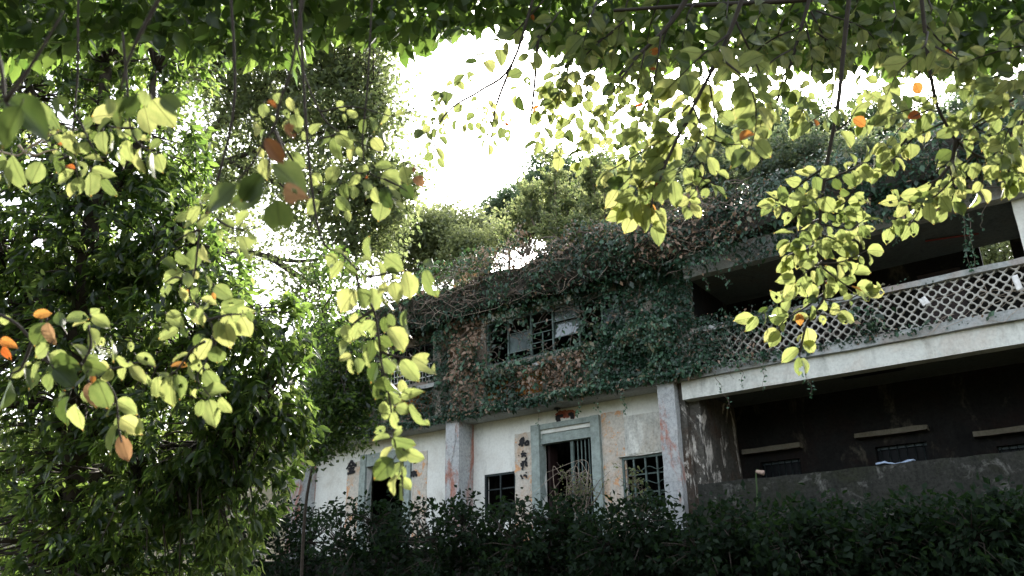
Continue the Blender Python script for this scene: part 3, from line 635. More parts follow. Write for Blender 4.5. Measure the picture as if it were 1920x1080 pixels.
# ------------------------------------------------------------------ shrubs growing on the roof and the terrace
def shrub(name, label, cat, px, pyb, pyt, wpx, Y, nleaf, size, spiky=False, group=None, mat='fine_leaf', dead=0.0, tintlo=0, tinthi=1, nstem=9, base=None):
    r_ = empty(name, label, cat, group)
    a = onY(px, pyb, Y) if base is None else np.array(base); top = onY(px, pyt, Y); H = max(.3, top[2] - a[2]); Wd = np.linalg.norm(onY(px + wpx, pyb, Y) - onY(px, pyb, Y)) * .62
    m = MB(); tips = []
    for k in range(nstem):
        sx, sy = rnd.gauss(0, .5) * Wd, rnd.gauss(0, .35) * Wd; h = H * rnd.uniform(.55, 1.0) * (1 - .25 * min(1, abs(sx) / max(Wd, .01)))
        q = a + np.array([sx, sy, h]); s0 = a + np.array([sx * .3, sy * .3, 0]); mid = (s0 + q) / 2 + np.array([rnd.gauss(0, .06), rnd.gauss(0, .06), 0]) * H
        pts = curve([s0, mid, q], 6); m.tube(pts, .012 + .006 * H, .004, 5)
        nb = 9 if spiky else 7
        for j in range(nb):
            i = rnd.randint(3, len(pts) - 1); o = pts[i]; d = np.array([rnd.gauss(0, 1), rnd.gauss(0, 1), .9 if spiky else rnd.uniform(-.2, .9)]); d /= np.linalg.norm(d)
            L = H * rnd.uniform(.08, .26) * (1 if spiky else 1.3); e = o + d * L; m.tube([o, (o + e) / 2 + [0, 0, -.02], e], .005, .003, 4); tips.append((o, e))
        tips.append((pts[-5], pts[-1])); tips.append((pts[-9], pts[-4]))
    m.build('stems', MAT['vine_stem'], r_)
    ii = rng.integers(0, len(tips), nleaf); tt = rng.random(nleaf); o = np.array([t[0] for t in tips])[ii]; e = np.array([t[1] for t in tips])[ii]
    P = o + (e - o) * tt[:, None] + rng.normal(0, .05 if not spiky else .03, (nleaf, 3)); A = unit(unit(e - o) * .8 + rdir(nleaf) + [0, 0, .1 if spiky else -.15])
    Nn = unit(rdir(nleaf) + [0, -.3, .8]); L = size * rng.uniform(.6, 1.35, nleaf); t = tintlo + (tinthi - tintlo) * rng.random(nleaf)
    leaf_cloud('foliage', MAT[mat], r_, P, A, Nn, L, L * .27, t, T_SMALL)
    return r_
G = 'shrubs growing on the roof'
for a in (('upright bush of spiky shoots on the roof, left of the leaf cluster that hangs lowest', 1050, 470, 312, 60, 18.0, 2600, .11, True),
          ('upright bush on the roof just right of the gap of white sky', 985, 480, 365, 50, 18.0, 1800, .11, True),
          ('spiky bush on the roof behind the tip of the hanging leaf cluster', 1130, 470, 318, 60, 18.0, 2500, .11, True),
          ('low bush with withered pinkish leaves over the roof edge', 1090, 490, 410, 120, 16.8, 2400, .09, False),
          ('broad bush on the roof behind the hanging central branch', 1230, 450, 300, 90, 17.6, 2600, .10, False),
          ('tall bush on the roof below the sun glare', 1340, 430, 270, 90, 17.6, 3200, .10, False),
          ('tall grey green bush on the roof left of the long hanging branch', 1440, 400, 235, 80, 17.6, 3000, .10, False),
          ('bush on the roof right behind the long hanging branch', 1540, 380, 235, 80, 17.4, 3000, .10, False),
          ('dark dense bush hanging over the roof edge between the two right branches', 1650, 390, 270, 90, 16.9, 3200, .09, False),
          ('bush on the roof behind the rightmost branch', 1760, 360, 225, 90, 17.2, 3000, .10, False),
          ('bush at the right end of the roof above the white balcony pillar', 1880, 340, 200, 90, 17.0, 3000, .10, False)):
    lab, px, pb, pt, wp, Y, nl, sz, sp = a; pt = pt - (34 if sp else 30)
    shrub('roof_shrub', lab, 'shrub', px, pb, pt, wp, Y, int(nl * (2.1 if sp else 2.4)), sz * 1.1, sp, G, nstem=14, mat='fine_leaf' if px < 1150 else 'roof_leaf', base=None)
shrub('dry_shrub', 'tangled dry shrub with pale bent stems in front of the doorway', 'shrub', 1085, 960, 868, 60, 15.3, 500, .06, False, None, nstem=16, tintlo=.5, base=None)
r_ = empty('bramble', 'arching pale dry bramble stems before the doorway', 'bramble'); m = MB()
for k in range(11):
    x = rnd.uniform(1030, 1120); p0 = onY(x, 980, 15.25); p1 = onY(x + rnd.uniform(-30, 30), rnd.uniform(866, 900), 15.2 + rnd.uniform(-.2, .2)); p2 = onY(x + rnd.uniform(-80, 80), rnd.uniform(880, 940), 15.1)
    m.tube(curve([p0, p1, p2], 7), .007, .004, 5)
m.build('stems', MAT['pale_twig'], r_)
shrub('sapling', 'small yellow green sapling before the barred window beside the grey pillar', 'sapling', 1200, 990, 868, 28, 15.3, 120, .10, False, None, nstem=4, tintlo=.7)
# ------------------------------------------------------------------ trees
def tree(name, label, cat, limbs, blobs, ncl, per, size, ratio, mat, T, r0=.12, group=None, droop=.5, spread=.16, tint=(0, 1), singles=0, whorl=False, hollow=.3, flat=1.0, sunny=0, zs=1.0):
    """limbs: polylines of (px, py, depth); blobs: (px, py, radius px, depth[, weight])"""
    r_ = empty(name, label, cat, group); m = MB(); sk = []
    limbs = [[(p[0], p[1], p[2] * zs) for p in l] for l in limbs]; blobs = [(b_[0], b_[1], b_[2], b_[3] * zs, *b_[4:]) for b_ in blobs]
    for li, l in enumerate(limbs):
        pts = curve([at(*p) if len(p) == 3 else np.array(p[:3]) for p in l], 6); ra = r0 * (1 if li == 0 else .45); m.tube(pts, ra, ra * .3, 8); sk += pts[2:]
    sk = np.array(sk)
    wts = np.array([(b_[4] if len(b_) > 4 else 1) * b_[2] ** 2 for b_ in blobs], float); wts /= wts.sum()
    which = rng.choice(len(blobs), ncl, p=wts); ctr = []
    for i in which:
        px, py, rp, d = blobs[i][:4]; rr = rp / FPX * d; v = rdir(1)[0]; ctr.append(at(px, py, d) + v * rr * (hollow + (1 - hollow) * rng.random() ** .6) * np.array([1, 1, flat]))
    ctr = np.array(ctr)
    cen = np.array([at(*b_[:2], b_[3]) for b_ in blobs])[which]
    for i, c_ in enumerate(ctr):
        if i % 2 == 0 or ncl < 500:
            d2 = ((sk - c_) ** 2).sum(1); s_ = sk[int(np.argmin(d2))]; dd = math.sqrt(d2.min())
            mid = (s_ + c_) / 2 + np.array([rnd.gauss(0, .08), rnd.gauss(0, .08), .06]) * dd
            m.tube([s_, mid, c_], min(.03, .006 + .012 * dd), .004, 4)
    m.build('trunk', MAT['bark'], r_)
    n = ncl * per; C0 = np.repeat(ctr, per, 0); O = np.repeat(unit(ctr - cen + 1e-6), per, 0)
    if whorl:
        P = C0 + rng.normal(0, .035, (n, 3)); A = unit(O * .55 + rdir(n) * 1.0 + [0, 0, -droop])
    else:
        P = C0 + rng.normal(0, spread, (n, 3)) * [1, 1, .7]; A = unit(O * .3 + rdir(n) + [0, 0, -droop * .5])
    Nn = unit(rdir(n) * .9 + [0, 0, .9] + O * .4); L = size * rng.uniform(.65, 1.3, n)
    t = np.clip(tint[0] + (tint[1] - tint[0]) * np.clip(np.repeat(rng.random(ncl), per) * .65 + .35 * rng.random(n), 0, 1), 0, 1)
    if singles:                                  # leaves nearest the eye: one object each
        near = np.argsort(P @ R[:, 2] + rng.normal(0, .25, n))[:singles]; msk = np.zeros(n, bool); msk[near] = True
        S = unit(np.cross(A, Nn)); N2 = np.cross(S, A)
        metas = []
        for q in (.25, .6, .95):
            me = bpy.data.meshes.new('leaf'); tv = T[0] * [ratio, 1, 1]; me.from_pydata([tuple(v) for v in tv], [], T[1]); a_ = me.attributes.new('tint', 'FLOAT', 'POINT'); a_.data.foreach_set('value', [q] * len(tv))
            me.polygons.foreach_set('use_smooth', [True] * len(T[1])); me.materials.append(MAT[mat]); me.update(); metas.append(me)
        for i in near:
            o = bpy.data.objects.new('leaf', metas[0 if t[i] < .4 else 1 if t[i] < .75 else 2]); C.objects.link(o); o.parent = r_
            mm = Matrix.Identity(4)
            for k in range(3): mm[k][0], mm[k][1], mm[k][2], mm[k][3] = S[i, k] * L[i], A[i, k] * L[i], N2[i, k] * L[i], P[i, k]
            o.matrix_basis = mm
        P, A, Nn, L, t = P[~msk], A[~msk], Nn[~msk], L[~msk], t[~msk]
    o = leaf_cloud('crown', MAT[mat], r_, P, A, Nn, L, L * ratio, t, T)
    return r_
g0 = lambda px, d: tuple(at(px, 540, d)[:2])
# big glossy tree on the left
base = at(150, 1100, 9.3); base[2] = ZG - .1
tree('broadleaf_tree', 'large dark evergreen tree with glossy drooping leaves filling the left side', 'tree',
     [[(170, 1450, 9.3), (160, 1100, 9.3), (140, 850, 9.3), (150, 600, 9.3), (180, 350, 9.3), (200, 120, 9.4)], [(140, 850, 9.3), (260, 700, 9.2), (420, 600, 9.0)], [(150, 700, 9.3), (50, 520, 9.4), (-60, 400, 9.5)],
      [(160, 600, 9.3), (300, 440, 9.3), (400, 470, 9.2)], [(145, 900, 9.3), (320, 850, 9.1), (480, 780, 8.9)], [(180, 400, 9.3), (90, 250, 9.3), (40, 120, 9.4)], [(180, 400, 9.3), (270, 250, 9.4), (290, 130, 9.5)]],
     [(90, 200, 170, 9.6), (60, 420, 190, 9.6), (200, 420, 170, 9.4), (280, 260, 110, 9.6), (300, 450, 120, 9.2), (400, 540, 85, 9.0), (330, 600, 160, 9.2), (470, 620, 105, 8.8), (500, 720, 85, 8.7), (470, 820, 105, 8.8), (350, 780, 170, 9.0), (150, 640, 200, 9.4),
      (80, 800, 170, 9.8, .35), (230, 900, 190, 9.3), (430, 930, 120, 8.9), (100, 40, 200, 9.8), (300, 80, 120, 9.8), (60, 1000, 200, 9.6), (300, 1040, 180, 9.2), (-80, 600, 200, 9.8), (320, 340, 80, 9.6), (370, 440, 70, 9.4), (520, 650, 60, 8.8), (540, 780, 50, 8.8)],
     4700, 10, .135, .2, 'tree_leaf', T_MED, .2, None, .75, .1, (0, 1), 300, True, .35)
# fine leaved tree behind it, dark limbs against the white sky
tree('spreading_tree', 'tall spreading tree with dark limbs and fine sparse leaves against the white sky', 'tree',
     [[(420, 1250, 14), (400, 800, 14), (360, 420, 14), (350, 310, 14), (390, 250, 14), (470, 195, 14), (560, 80, 14)], [(352, 330, 14), (430, 300, 13.8), (520, 270, 13.6), (640, 240, 13.5)], [(380, 262, 14), (420, 210, 14), (440, 120, 14)],
      [(370, 480, 14), (450, 470, 13.8), (560, 490, 13.6), (660, 470, 13.5)], [(470, 195, 14), (600, 160, 13.8), (700, 170, 13.6)], [(430, 300, 13.8), (540, 350, 13.6), (680, 370, 13.4)], [(500, 478, 13.7), (600, 540, 13.6), (690, 560, 13.5)]],
     [(420, 160, 90, 14), (500, 230, 80, 13.8), (620, 230, 100, 13.6), (700, 220, 70, 13.5), (560, 130, 120, 14), (680, 120, 90, 13.8), (450, 320, 70, 13.8, .6), (560, 350, 90, 13.6, .7), (670, 360, 90, 13.5), (720, 320, 60, 13.4), (620, 440, 90, 13.5, .7), (690, 440, 70, 13.5), (570, 550, 60, 13.6, .5), (480, 480, 50, 13.7, .4), (400, 60, 120, 14), (600, 30, 130, 14), (400, 300, 70, 14, .8), (420, 390, 70, 14, .8), (740, 390, 45, 13.5), (760, 340, 35, 13.4)],
     2800, 18, .155, .3, 'fine_leaf', T_SMALL, .24, None, .3, .25, (.05, .7), 0, False, .15, 1.0, 0, 1.75)
# slender tree at the left end of the house
tree('slender_tree', 'slender dark tree with forking bare branches at the left end of the house', 'tree',
     [[(560, 1250, 16.5), (572, 960, 16.5), (600, 820, 16.5), (622, 700, 16.5), (615, 640, 16.5), (600, 560, 16.5), (580, 470, 16.5)], [(617, 650, 16.5), (660, 560, 16.4), (690, 500, 16.4)], [(605, 580, 16.5), (640, 520, 16.5), (650, 450, 16.5)], [(620, 720, 16.5), (660, 660, 16.3), (700, 650, 16.2)]],
     [(600, 600, 45, 16.5), (640, 640, 60, 16.2), (680, 680, 60, 16.0), (640, 730, 70, 15.8), (690, 740, 50, 15.8), (620, 800, 70, 15.8), (660, 820, 45, 15.8, .6), (600, 720, 50, 15.8), (590, 850, 40, 15.8), (640, 520, 55, 16.6, .5), (600, 500, 50, 16.6, .4)],
     600, 15, .11, .26, 'tree_leaf', T_SMALL, .035, None, .4, .13, (0, .5), 0, False, .1)
# shaded shrubs below the terrace
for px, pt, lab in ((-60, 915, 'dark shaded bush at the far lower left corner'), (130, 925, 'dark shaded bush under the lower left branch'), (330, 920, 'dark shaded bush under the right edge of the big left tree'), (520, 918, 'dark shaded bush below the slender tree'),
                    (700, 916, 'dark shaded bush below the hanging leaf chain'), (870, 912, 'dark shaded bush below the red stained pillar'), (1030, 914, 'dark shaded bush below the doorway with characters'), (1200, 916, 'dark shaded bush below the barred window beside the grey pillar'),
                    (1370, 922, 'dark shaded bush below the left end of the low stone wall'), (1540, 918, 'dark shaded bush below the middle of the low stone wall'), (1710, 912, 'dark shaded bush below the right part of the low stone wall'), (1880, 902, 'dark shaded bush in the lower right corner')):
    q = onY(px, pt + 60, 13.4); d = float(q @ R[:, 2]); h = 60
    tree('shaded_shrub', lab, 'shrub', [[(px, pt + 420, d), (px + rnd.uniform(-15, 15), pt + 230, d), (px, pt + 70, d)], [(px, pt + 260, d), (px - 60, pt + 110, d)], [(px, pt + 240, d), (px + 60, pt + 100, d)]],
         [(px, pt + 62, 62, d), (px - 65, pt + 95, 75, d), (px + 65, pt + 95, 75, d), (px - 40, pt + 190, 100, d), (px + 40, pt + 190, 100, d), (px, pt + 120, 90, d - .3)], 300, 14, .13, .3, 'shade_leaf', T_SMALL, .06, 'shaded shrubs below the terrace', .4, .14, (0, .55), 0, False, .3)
# hill trees behind
H = 'trees on the hill behind the house'
def hill_tree(label, px, py, rp, d, ncl, size, tint, mat='far_leaf'):
    if d > 29: d, size, rp, ncl, py = d * 1.9, size * 1.6, rp * 1.2, int(ncl * 1.5), py - 8
    elif px > 700: d, size, rp, ncl = d * 1.4, size * 1.25, rp * 1.15, int(ncl * 1.4)
    bl = [(px + rnd.uniform(-.6, .6) * rp, py + rnd.uniform(-.35, .7) * rp, rp * rnd.uniform(.35, .6), d + rnd.uniform(-.5, .5)) for _ in range(9)]
    tree('hill_tree', label, 'tree', [[(px, py + rp * 3.5, d), (px + 5, py + rp, d), (px, py, d)], [(px + 4, py + rp * .8, d), (px - rp * .5, py, d)], [(px + 4, py + rp * .7, d), (px + rp * .5, py - .1 * rp, d)]],
         bl, ncl, 26, size, .3, mat, T_SMALL, .16, H, .3, .3, tint, 0, False, .3)
hill_tree('rounded deep green hill tree right above the spiky roof bushes', 1065, 378, 95, 30, 420, .17, (0, .6))
hill_tree('dark green hill tree behind the central hanging branch', 1180, 370, 90, 31, 420, .17, (0, .6))
hill_tree('blue green hill tree at the right edge of the white sky gap', 950, 408, 65, 32, 300, .17, (.1, .6))
hill_tree('pale sunlit hill tree left of the roof below the white sky gap', 850, 425, 75, 27, 420, .14, (.5, 1), 'fine_leaf')
hill_tree('pale thin hill tree right behind the hanging leaf chain', 780, 440, 75, 26, 380, .14, (.4, 1), 'fine_leaf')
hill_tree('small pale hill tree with pinkish twigs just over the roof corner', 905, 462, 65, 25, 300, .12, (.4, 1), 'fine_leaf')
hill_tree('broad hill tree filling the gap right of the rounded one', 1250, 345, 90, 31, 420, .17, (0, .6))
hill_tree('hill tree just left of the long hanging branch', 1430, 275, 90, 31, 420, .17, (0, .7))
hill_tree('tall hill tree behind the sun glare', 1330, 305, 90, 32, 380, .17, (0, .7))
hill_tree('hill tree behind the long hanging branch on the right', 1520, 268, 100, 32, 380, .17, (0, .7))
hill_tree('hill tree at the far right behind the roof bushes', 1880, 240, 110, 30, 420, .17, (0, .7))
hill_tree('hill tree between the two right hanging branches', 1690, 262, 90, 31, 380, .17, (0, .7))
hill_tree('sunlit hill tree glimpsed low behind the left tree', 60, 880, 170, 24, 420, .14, (.5, 1), 'fine_leaf')
hill_tree('far hill tree behind the big left tree', 250, 700, 180, 26, 420, .15, (.3, 1), 'fine_leaf')
hill_tree('far hill tree behind the left tree near the slender tree', 440, 780, 120, 25, 380, .15, (.1, .7), 'fine_leaf')
# courtyard bush lit behind the hole in the balcony wall
c0 = onY(1868, 476, 25)
tree('courtyard_tree', 'sunlit leaves seen through the hole in the balcony back wall', 'tree', [[(1870, 1200, 27), (1868, 700, 27), (1868, 520, 27)]], [(1868, 470, 50, 27), (1830, 480, 40, 27), (1910, 470, 40, 27)], 160, 26, .14, .3, 'fine_leaf', T_SMALL, .12, None, .3, .25, (.5, 1))

# ------------------------------------------------------------------ small things
def cloth(name, label, cat, mat, p, u, v, nu=12, nv=6, amp=.03, thick=.012, seed=0):
    """a crumpled piece of cloth with thickness"""
    rr = random.Random(seed); p, u, v = map(np.array, (p, u, v)); nrm = np.cross(u, v); nrm = nrm / np.linalg.norm(nrm); top = []
    for j in range(nv + 1):
        for i in range(nu + 1):
            a, c_ = i / nu, j / nv; top.append(p + u * a + v * c_ + nrm * (amp * (math.sin(7 * a + 2 * c_ + seed) + .5 * math.sin(13 * c_ - 4 * a)) + rr.gauss(0, amp * .2)))
    k = len(top); vs = top + [q - nrm * thick for q in top]; fs = []
    W_ = nu + 1
    for j in range(nv):
        for i in range(nu):
            a = j * W_ + i; fs.append((a, a + 1, a + W_ + 1, a + W_)); fs.append((k + a, k + a + W_, k + a + W_ + 1, k + a + 1))
    for i in range(nu): fs.append((i, k + i, k + i + 1, i + 1)); q = nv * W_ + i; fs.append((q, q + 1, k + q + 1, k + q))
    for j in range(nv): a = j * W_; fs.append((a, a + W_, k + a + W_, k + a)); a = j * W_ + nu; fs.append((a, k + a, k + a + W_, a + W_))
    m = MB().add(vs, fs, True); return tag(m.build(name, mat), label, cat)
q = onY(1645, 872, 15.9)
cloth('folded_cloth', 'blue and white cloth lying folded on top of the low stone wall', 'cloth', MAT['blue_cloth'], (q[0], 15.78, 2.37), (.62, .02, .0), (0, .2, .02), amp=.025)
q = onY(1896, 520, YF - .03); cloth('white_rag', 'torn white rag caught on the lattice at the right end of the balcony', 'rag', MAT['rag'], q, (.1, -.02, .03), (.04, -.02, -.28), 4, 8, .012, .006, 2)
q = onY(1722, 562, YF - .03); cloth('white_rag', 'small crumpled white rag stuck in the middle of the lattice', 'rag', MAT['rag'], q, (.13, -.02, .03), (.06, -.02, -.15), 5, 5, .02, .006, 5)
r_ = empty('flower_stalk', 'green stalk with a withered drooping flower head by the low stone wall', 'flower'); p0, p1, p2 = onY(1416, 990, 15.4), onY(1418, 884, 15.4), onY(1428, 886, 15.4)
MB().tube(curve([p0, (p0 + p1) / 2 + [.03, 0, 0], p1, p2], 6), .02, .012, 7).build('stalk', MAT['grass'], r_)
m = MB(); dirv = p2 - p1; dirv /= np.linalg.norm(dirv); m.tube([p1 + dirv * t for t in (0, .03, .08, .12, .15)], .03, .05, 9); m.build('flower_head', MAT['bud'], r_)

# ------------------------------------------------------------------ near branches with single leaves
def leaf_mesh(kind, seed, mat):
    """broad ovate blade with pointed tip, folded midrib, curled; some bitten or holed"""
    rr = random.Random(seed); n = 11; m_across = 5; V = []; LV = []; F = []
    wmax, pk = {1: (.54, .50), 2: (.40, .42)}.get(kind, (.48, .44)); e_ = math.log(.5) / math.log(pk)
    wr = [wmax * math.sin(math.pi * (q / n) ** e_) ** .72 * (1 if q < n - 1 else .55) for q in range(n)] + [0]; wr[0] = 0
    cv = rr.uniform(-.42, .08); fold = rr.uniform(.12, .42); tw = rr.uniform(-.5, .5); bend = rr.uniform(-.06, .06)
    for i in range(n + 1):
        y = i / n
        for j in range(-m_across // 2 + 1, m_across // 2 + 1):
            a = j / 2; wv = 1 + .025 * rr.gauss(0, 1)
            x = a * wr[i] * (wv if abs(j) == 2 else 1); z = fold * abs(x) + cv * y * y + .05 * math.sin(7 * y + a * 2 + seed) * abs(a)
            V.append((x + tw * z * .3 + bend * math.sin(math.pi * y), y + .0, z + tw * x * (y - .3))); LV.append((a * max(.02, wr[i]) * 2, y, 0))
    for i in range(n):
        for j in range(4):
            a = i * 5 + j
            if kind == 3 and ((i, j) in ((5, 0), (6, 0), (6, 1), (7, 0), (7, 1))): continue        # bite out of the edge
            if kind == 4 and ((i, j) in ((4, 1), (5, 1), (8, 3), (9, 3), (7, 3))): continue
            if kind == 5 and ((i, j) in ((8, 2), (8, 1), (9, 1), (9, 2))): continue
            if i == 0: F.append((a, a + 6, a + 5)) if True else None
            elif i == n - 1: F.append((a, a + 1, a + 6))
            else: F.append((a, a + 1, a + 6, a + 5))
    me = bpy.data.meshes.new('leaf'); me.from_pydata(V, [], F); me.polygons.foreach_set('use_smooth', [True] * len(F))
    at_ = me.attributes.new('lv', 'FLOAT_VECTOR', 'POINT'); at_.data.foreach_set('vector', np.array(LV, np.float32).ravel())
    me.materials.append(MAT[mat]); me.update(); return me
LEAF = {m_: [leaf_mesh(k, s_, m_) for k, s_ in ((0, 1), (0, 2), (1, 3), (1, 4), (2, 5), (0, 6), (3, 7), (4, 8), (5, 9), (1, 10), (0, 11))] for m_ in ('fg', 'fg_dark', 'fg_orange', 'fg_brown')}
RIGHT, DOWN, FWD = R[:, 0], R[:, 1], R[:, 2]
def put_leaf(root, base, tip, mat='fg', variant=None, wid=None, face=None):
    tip = tip + (tip - base) * .06; ax = tip - base; L = np.linalg.norm(ax)
    if L < 1e-4: return
    ax = ax / L
    nrm = (np.array(face) if face is not None else -FWD * .8 + np.array([0, 0, .35])) + rng.normal(0, .38, 3)
    s_ = np.cross(ax, nrm); s_ /= max(1e-6, np.linalg.norm(s_)); nn = np.cross(s_, ax)
    wd_ = (wid or rnd.choice((rnd.uniform(.5, .66), rnd.uniform(.64, .82), rnd.uniform(.64, .84)))) * L
    ms = LEAF[mat]; me = ms[variant if variant is not None else rnd.choice((0, 1, 2, 3, 4, 5, 5, 1, 0, 9, 10, 6, 7, 8))]
    o = bpy.data.objects.new('leaf', me); C.objects.link(o); o.parent = root
    mm = Matrix.Identity(4)
    for k in range(3): mm[k][0], mm[k][1], mm[k][2], mm[k][3] = s_[k] * wd_, ax[k] * L, nn[k] * L, base[k]
    o.matrix_basis = mm
def twig_part(root, polys, d, r=.006, mat='twig', name='twig'):
    m = MB()
    for pl in polys:
        pts = curve([at(p[0], p[1], p[2] if len(p) > 2 else d) for p in pl], 5); m.tube(pts, r, r * .4, 6)
    return m.build(name, MAT[mat], root)
GB = 'leafy branches hanging into the view'
def branch(label): return empty('leafy_branch', label, 'branch', GB)
def manual(root, ox, oy, sc, d, items, dj=.1):
    """leaves as (base x, base y, tip x, tip y[, material])"""
    petioles = MB()
    for it in items:
        mt = it[4] if len(it) > 4 else 'fg'; dd = d + rnd.uniform(-dj, dj)
        L = math.hypot(it[2] - it[0], it[3] - it[1]) / sc / FPX * d
        a = at(ox + it[0] / sc, oy + it[1] / sc, dd); c_ = at(ox + it[2] / sc, oy + it[3] / sc, dd + rnd.uniform(-.35, .35) * L)
        put_leaf(root, a, c_, mt)
        ax = (a - c_) / np.linalg.norm(a - c_); petioles.tube([a, a + ax * L * .12 + np.array([0, 0, .06 * L])], .0014 * d * .6, .0012 * d * .6, 4)
    petioles.build('leaf_stalks', MAT['twig'], root)['kind'] = 'stuff'
def auto(root, polys, d, lpx, step=None, dj=.12, orange=.035, droop=.55, side=1.0, rtwig=.004, cross=1):
    """leaves set alternately along twigs given as pixel polylines"""
    for pl in polys:
        pts = curve([at(p[0], p[1], (p[2] if len(p) > 2 else d)) for p in pl], 8); L = lpx / FPX * d
        off = FWD * rnd.uniform(-dj, dj); tb = MB(); pts = [p + off * min(1, i / 6) for i, p in enumerate(pts)]
        tb.tube(pts, rtwig, rtwig * .35, 5); tb.build('twig', MAT['twig'], root)
        acc = 0; k = 0; st = (step or .42) * L
        for i in range(1, len(pts)):
            seg = pts[i] - pts[i - 1]; acc += np.linalg.norm(seg)
            while acc > st:
                acc -= st; k += 1; t = seg / max(1e-6, np.linalg.norm(seg)); sd = np.cross(t, -FWD); sd /= max(1e-6, np.linalg.norm(sd))
                dirn = t * rnd.uniform(.2, .75) + sd * (1 if k % 2 else -1) * side * rnd.uniform(.6, 1.1) + np.array([0, 0, -droop]) + rng.normal(0, .28, 3)
                dirn /= np.linalg.norm(dirn); mt = 'fg_orange' if rnd.random() < orange else 'fg_dark' if rnd.random() < .06 else 'fg'; l = L * rnd.uniform(.5, 1.2) * (.7 if mt == 'fg_orange' else 1); b0 = pts[i] + dirn * l * .14
                put_leaf(root, b0, b0 + dirn * l, mt)
        t = pts[-1] - pts[-2]; t /= max(1e-6, np.linalg.norm(t)); t = t + np.array([0, 0, -.4]); t /= np.linalg.norm(t); put_leaf(root, pts[-1], pts[-1] + t * L, 'fg')
O, B, D = 'fg_orange', 'fg_brown', 'fg_dark'

# upper left branch
r_ = branch('sunlit branch at upper left hanging before the big dark tree')
twig_part(r_, [[(146, -60), (146, 120), (142, 182), (136, 260), (140, 300), (146, 335)], [(140, 215), (156, 240), (170, 270), (190, 300)], [(110, 300), (140, 290), (170, 285)], [(230, 60), (240, 180), (245, 240), (262, 270), (290, 290)], [(250, 240), (220, 240), (200, 235)], [(45, 195), (70, 225), (95, 245)]], 2.0, .0035)
manual(r_, 0, 180, 4.909, 2.0, [(440, 262, 330, 55), (440, 130, 545, 310), (590, 262, 600, 345), (490, 295, 490, 355), (520, 350, 560, 440), (550, 475, 555, 535), (800, 390, 670, 375), (640, 310, 665, 540), (610, 500, 695, 595), (690, 430, 700, 495),
    (815, 425, 728, 522), (758, 575, 950, 600), (570, 540, 440, 560), (590, 560, 480, 705, D), (690, 690, 540, 805), (700, 595, 785, 725), (700, 780, 645, 940), (735, 740, 705, 915), (825, 700, 855, 930), (845, 670, 1062, 735), (940, 750, 1075, 915),
    (1050, 180, 828, 172), (1040, 215, 865, 300), (870, 220, 735, 295, D), (780, 320, 855, 345), (900, 330, 835, 425, D), (950, 325, 960, 525), (1020, 330, 1030, 525), (1060, 300, 1175, 375), (1160, 235, 1235, 370), (1225, 285, 1270, 415), (1280, 380, 1378, 400), (1490, 410, 1378, 485),
    (1165, 405, 1215, 605), (1110, 485, 1068, 605), (1150, 515, 1122, 665), (1300, 475, 1262, 685), (1400, 515, 1442, 755), (1440, 540, 1502, 705), (1330, 100, 1375, 355), (1400, 30, 1562, 275), (60, 590, 0, 690), (110, 540, 228, 890), (380, 605, 280, 805), (30, 725, 92, 840), (20, 520, 120, 680), (0, 720, -60, 800),
    (690, 680, 612, 640, O), (575, 455, 525, 430, O), (160, 20, 205, 65), (270, -30, 290, 25), (720, 120, 745, 185)])
r2 = branch('thin pale dry twig with tiny yellowish leaves at the far upper left')
twig_part(r2, [[(-40, 275), (15, 288), (35, 291), (53, 278)], [(47, 284), (67, 291), (86, 284), (106, 280)], [(35, 272), (50, 290)], [(53, 278), (80, 262), (100, 250), (120, 245)], [(-40, 275), (-120, 240), (-200, 150)]], 3.2, .006, 'pale_twig')
manual(r2, 0, 180, 4.909, 3.2, [(240, 330, 215, 395), (270, 350, 305, 300), (265, 400, 225, 375), (290, 430, 265, 475), (350, 470, 372, 525), (330, 480, 352, 435), (420, 400, 455, 375), (460, 420, 440, 475), (500, 450, 525, 485), (470, 350, 455, 325), (250, 540, 268, 595), (300, 500, 230, 525), (480, 500, 525, 525), (250, 310, 235, 345), (310, 400, 340, 430), (280, 380, 310, 360), (370, 440, 400, 460), (420, 450, 400, 480), (260, 440, 230, 430)], .05)
# big blurred leaves close to the lens
r3 = branch('large blurred leaves close to the camera in the top left corner')
twig_part(r3, [[(-60, -80), (0, 120), (10, 190), (40, 210)], [(330, -60), (250, 90), (225, 170)], [(10, 190), (60, 120), (120, 20)]], 1.15, .004)
manual(r3, 0, 180, 4.909, 1.15, [(60, 10, 430, 345, D), (190, 90, 25, 480, D), (500, 10, 625, 195, D), (1150, 10, 1080, 290, D), (1250, 0, 1130, 210, D), (1480, 10, 1680, 140, D), (1000, 20, 1000, 175), (0, 60, -60, 200), (80, 250, 0, 420), (1350, -60, 1300, 90)], .08)
# branch with large blurred leaves in the middle left
r4 = branch('dark stem with large blurred leaves left of centre, before the spreading tree')
twig_part(r4, [[(580, -80), (548, 120), (527, 182), (515, 235), (500, 260), (470, 310), (440, 345), (405, 390), (370, 415)], [(515, 245), (530, 280), (540, 300)], [(500, 262), (505, 300), (502, 335)]], 1.25, .003)
manual(r4, 470, 180, 3.858, 1.2, [(100, 310, 245, 485, B), (160, 495, 435, 715), (190, 745, 235, 1010, D), (80, 560, -60, 760, D), (-100, 640, -340, 800, D), (240, 660, 390, 745, B), (250, 200, 320, 300, B), (118, 40, 182, 88, O)], .06)
manual(r4, 300, 340, 3.858, 1.2, [(760, 30, 490, 170, D)], .05)
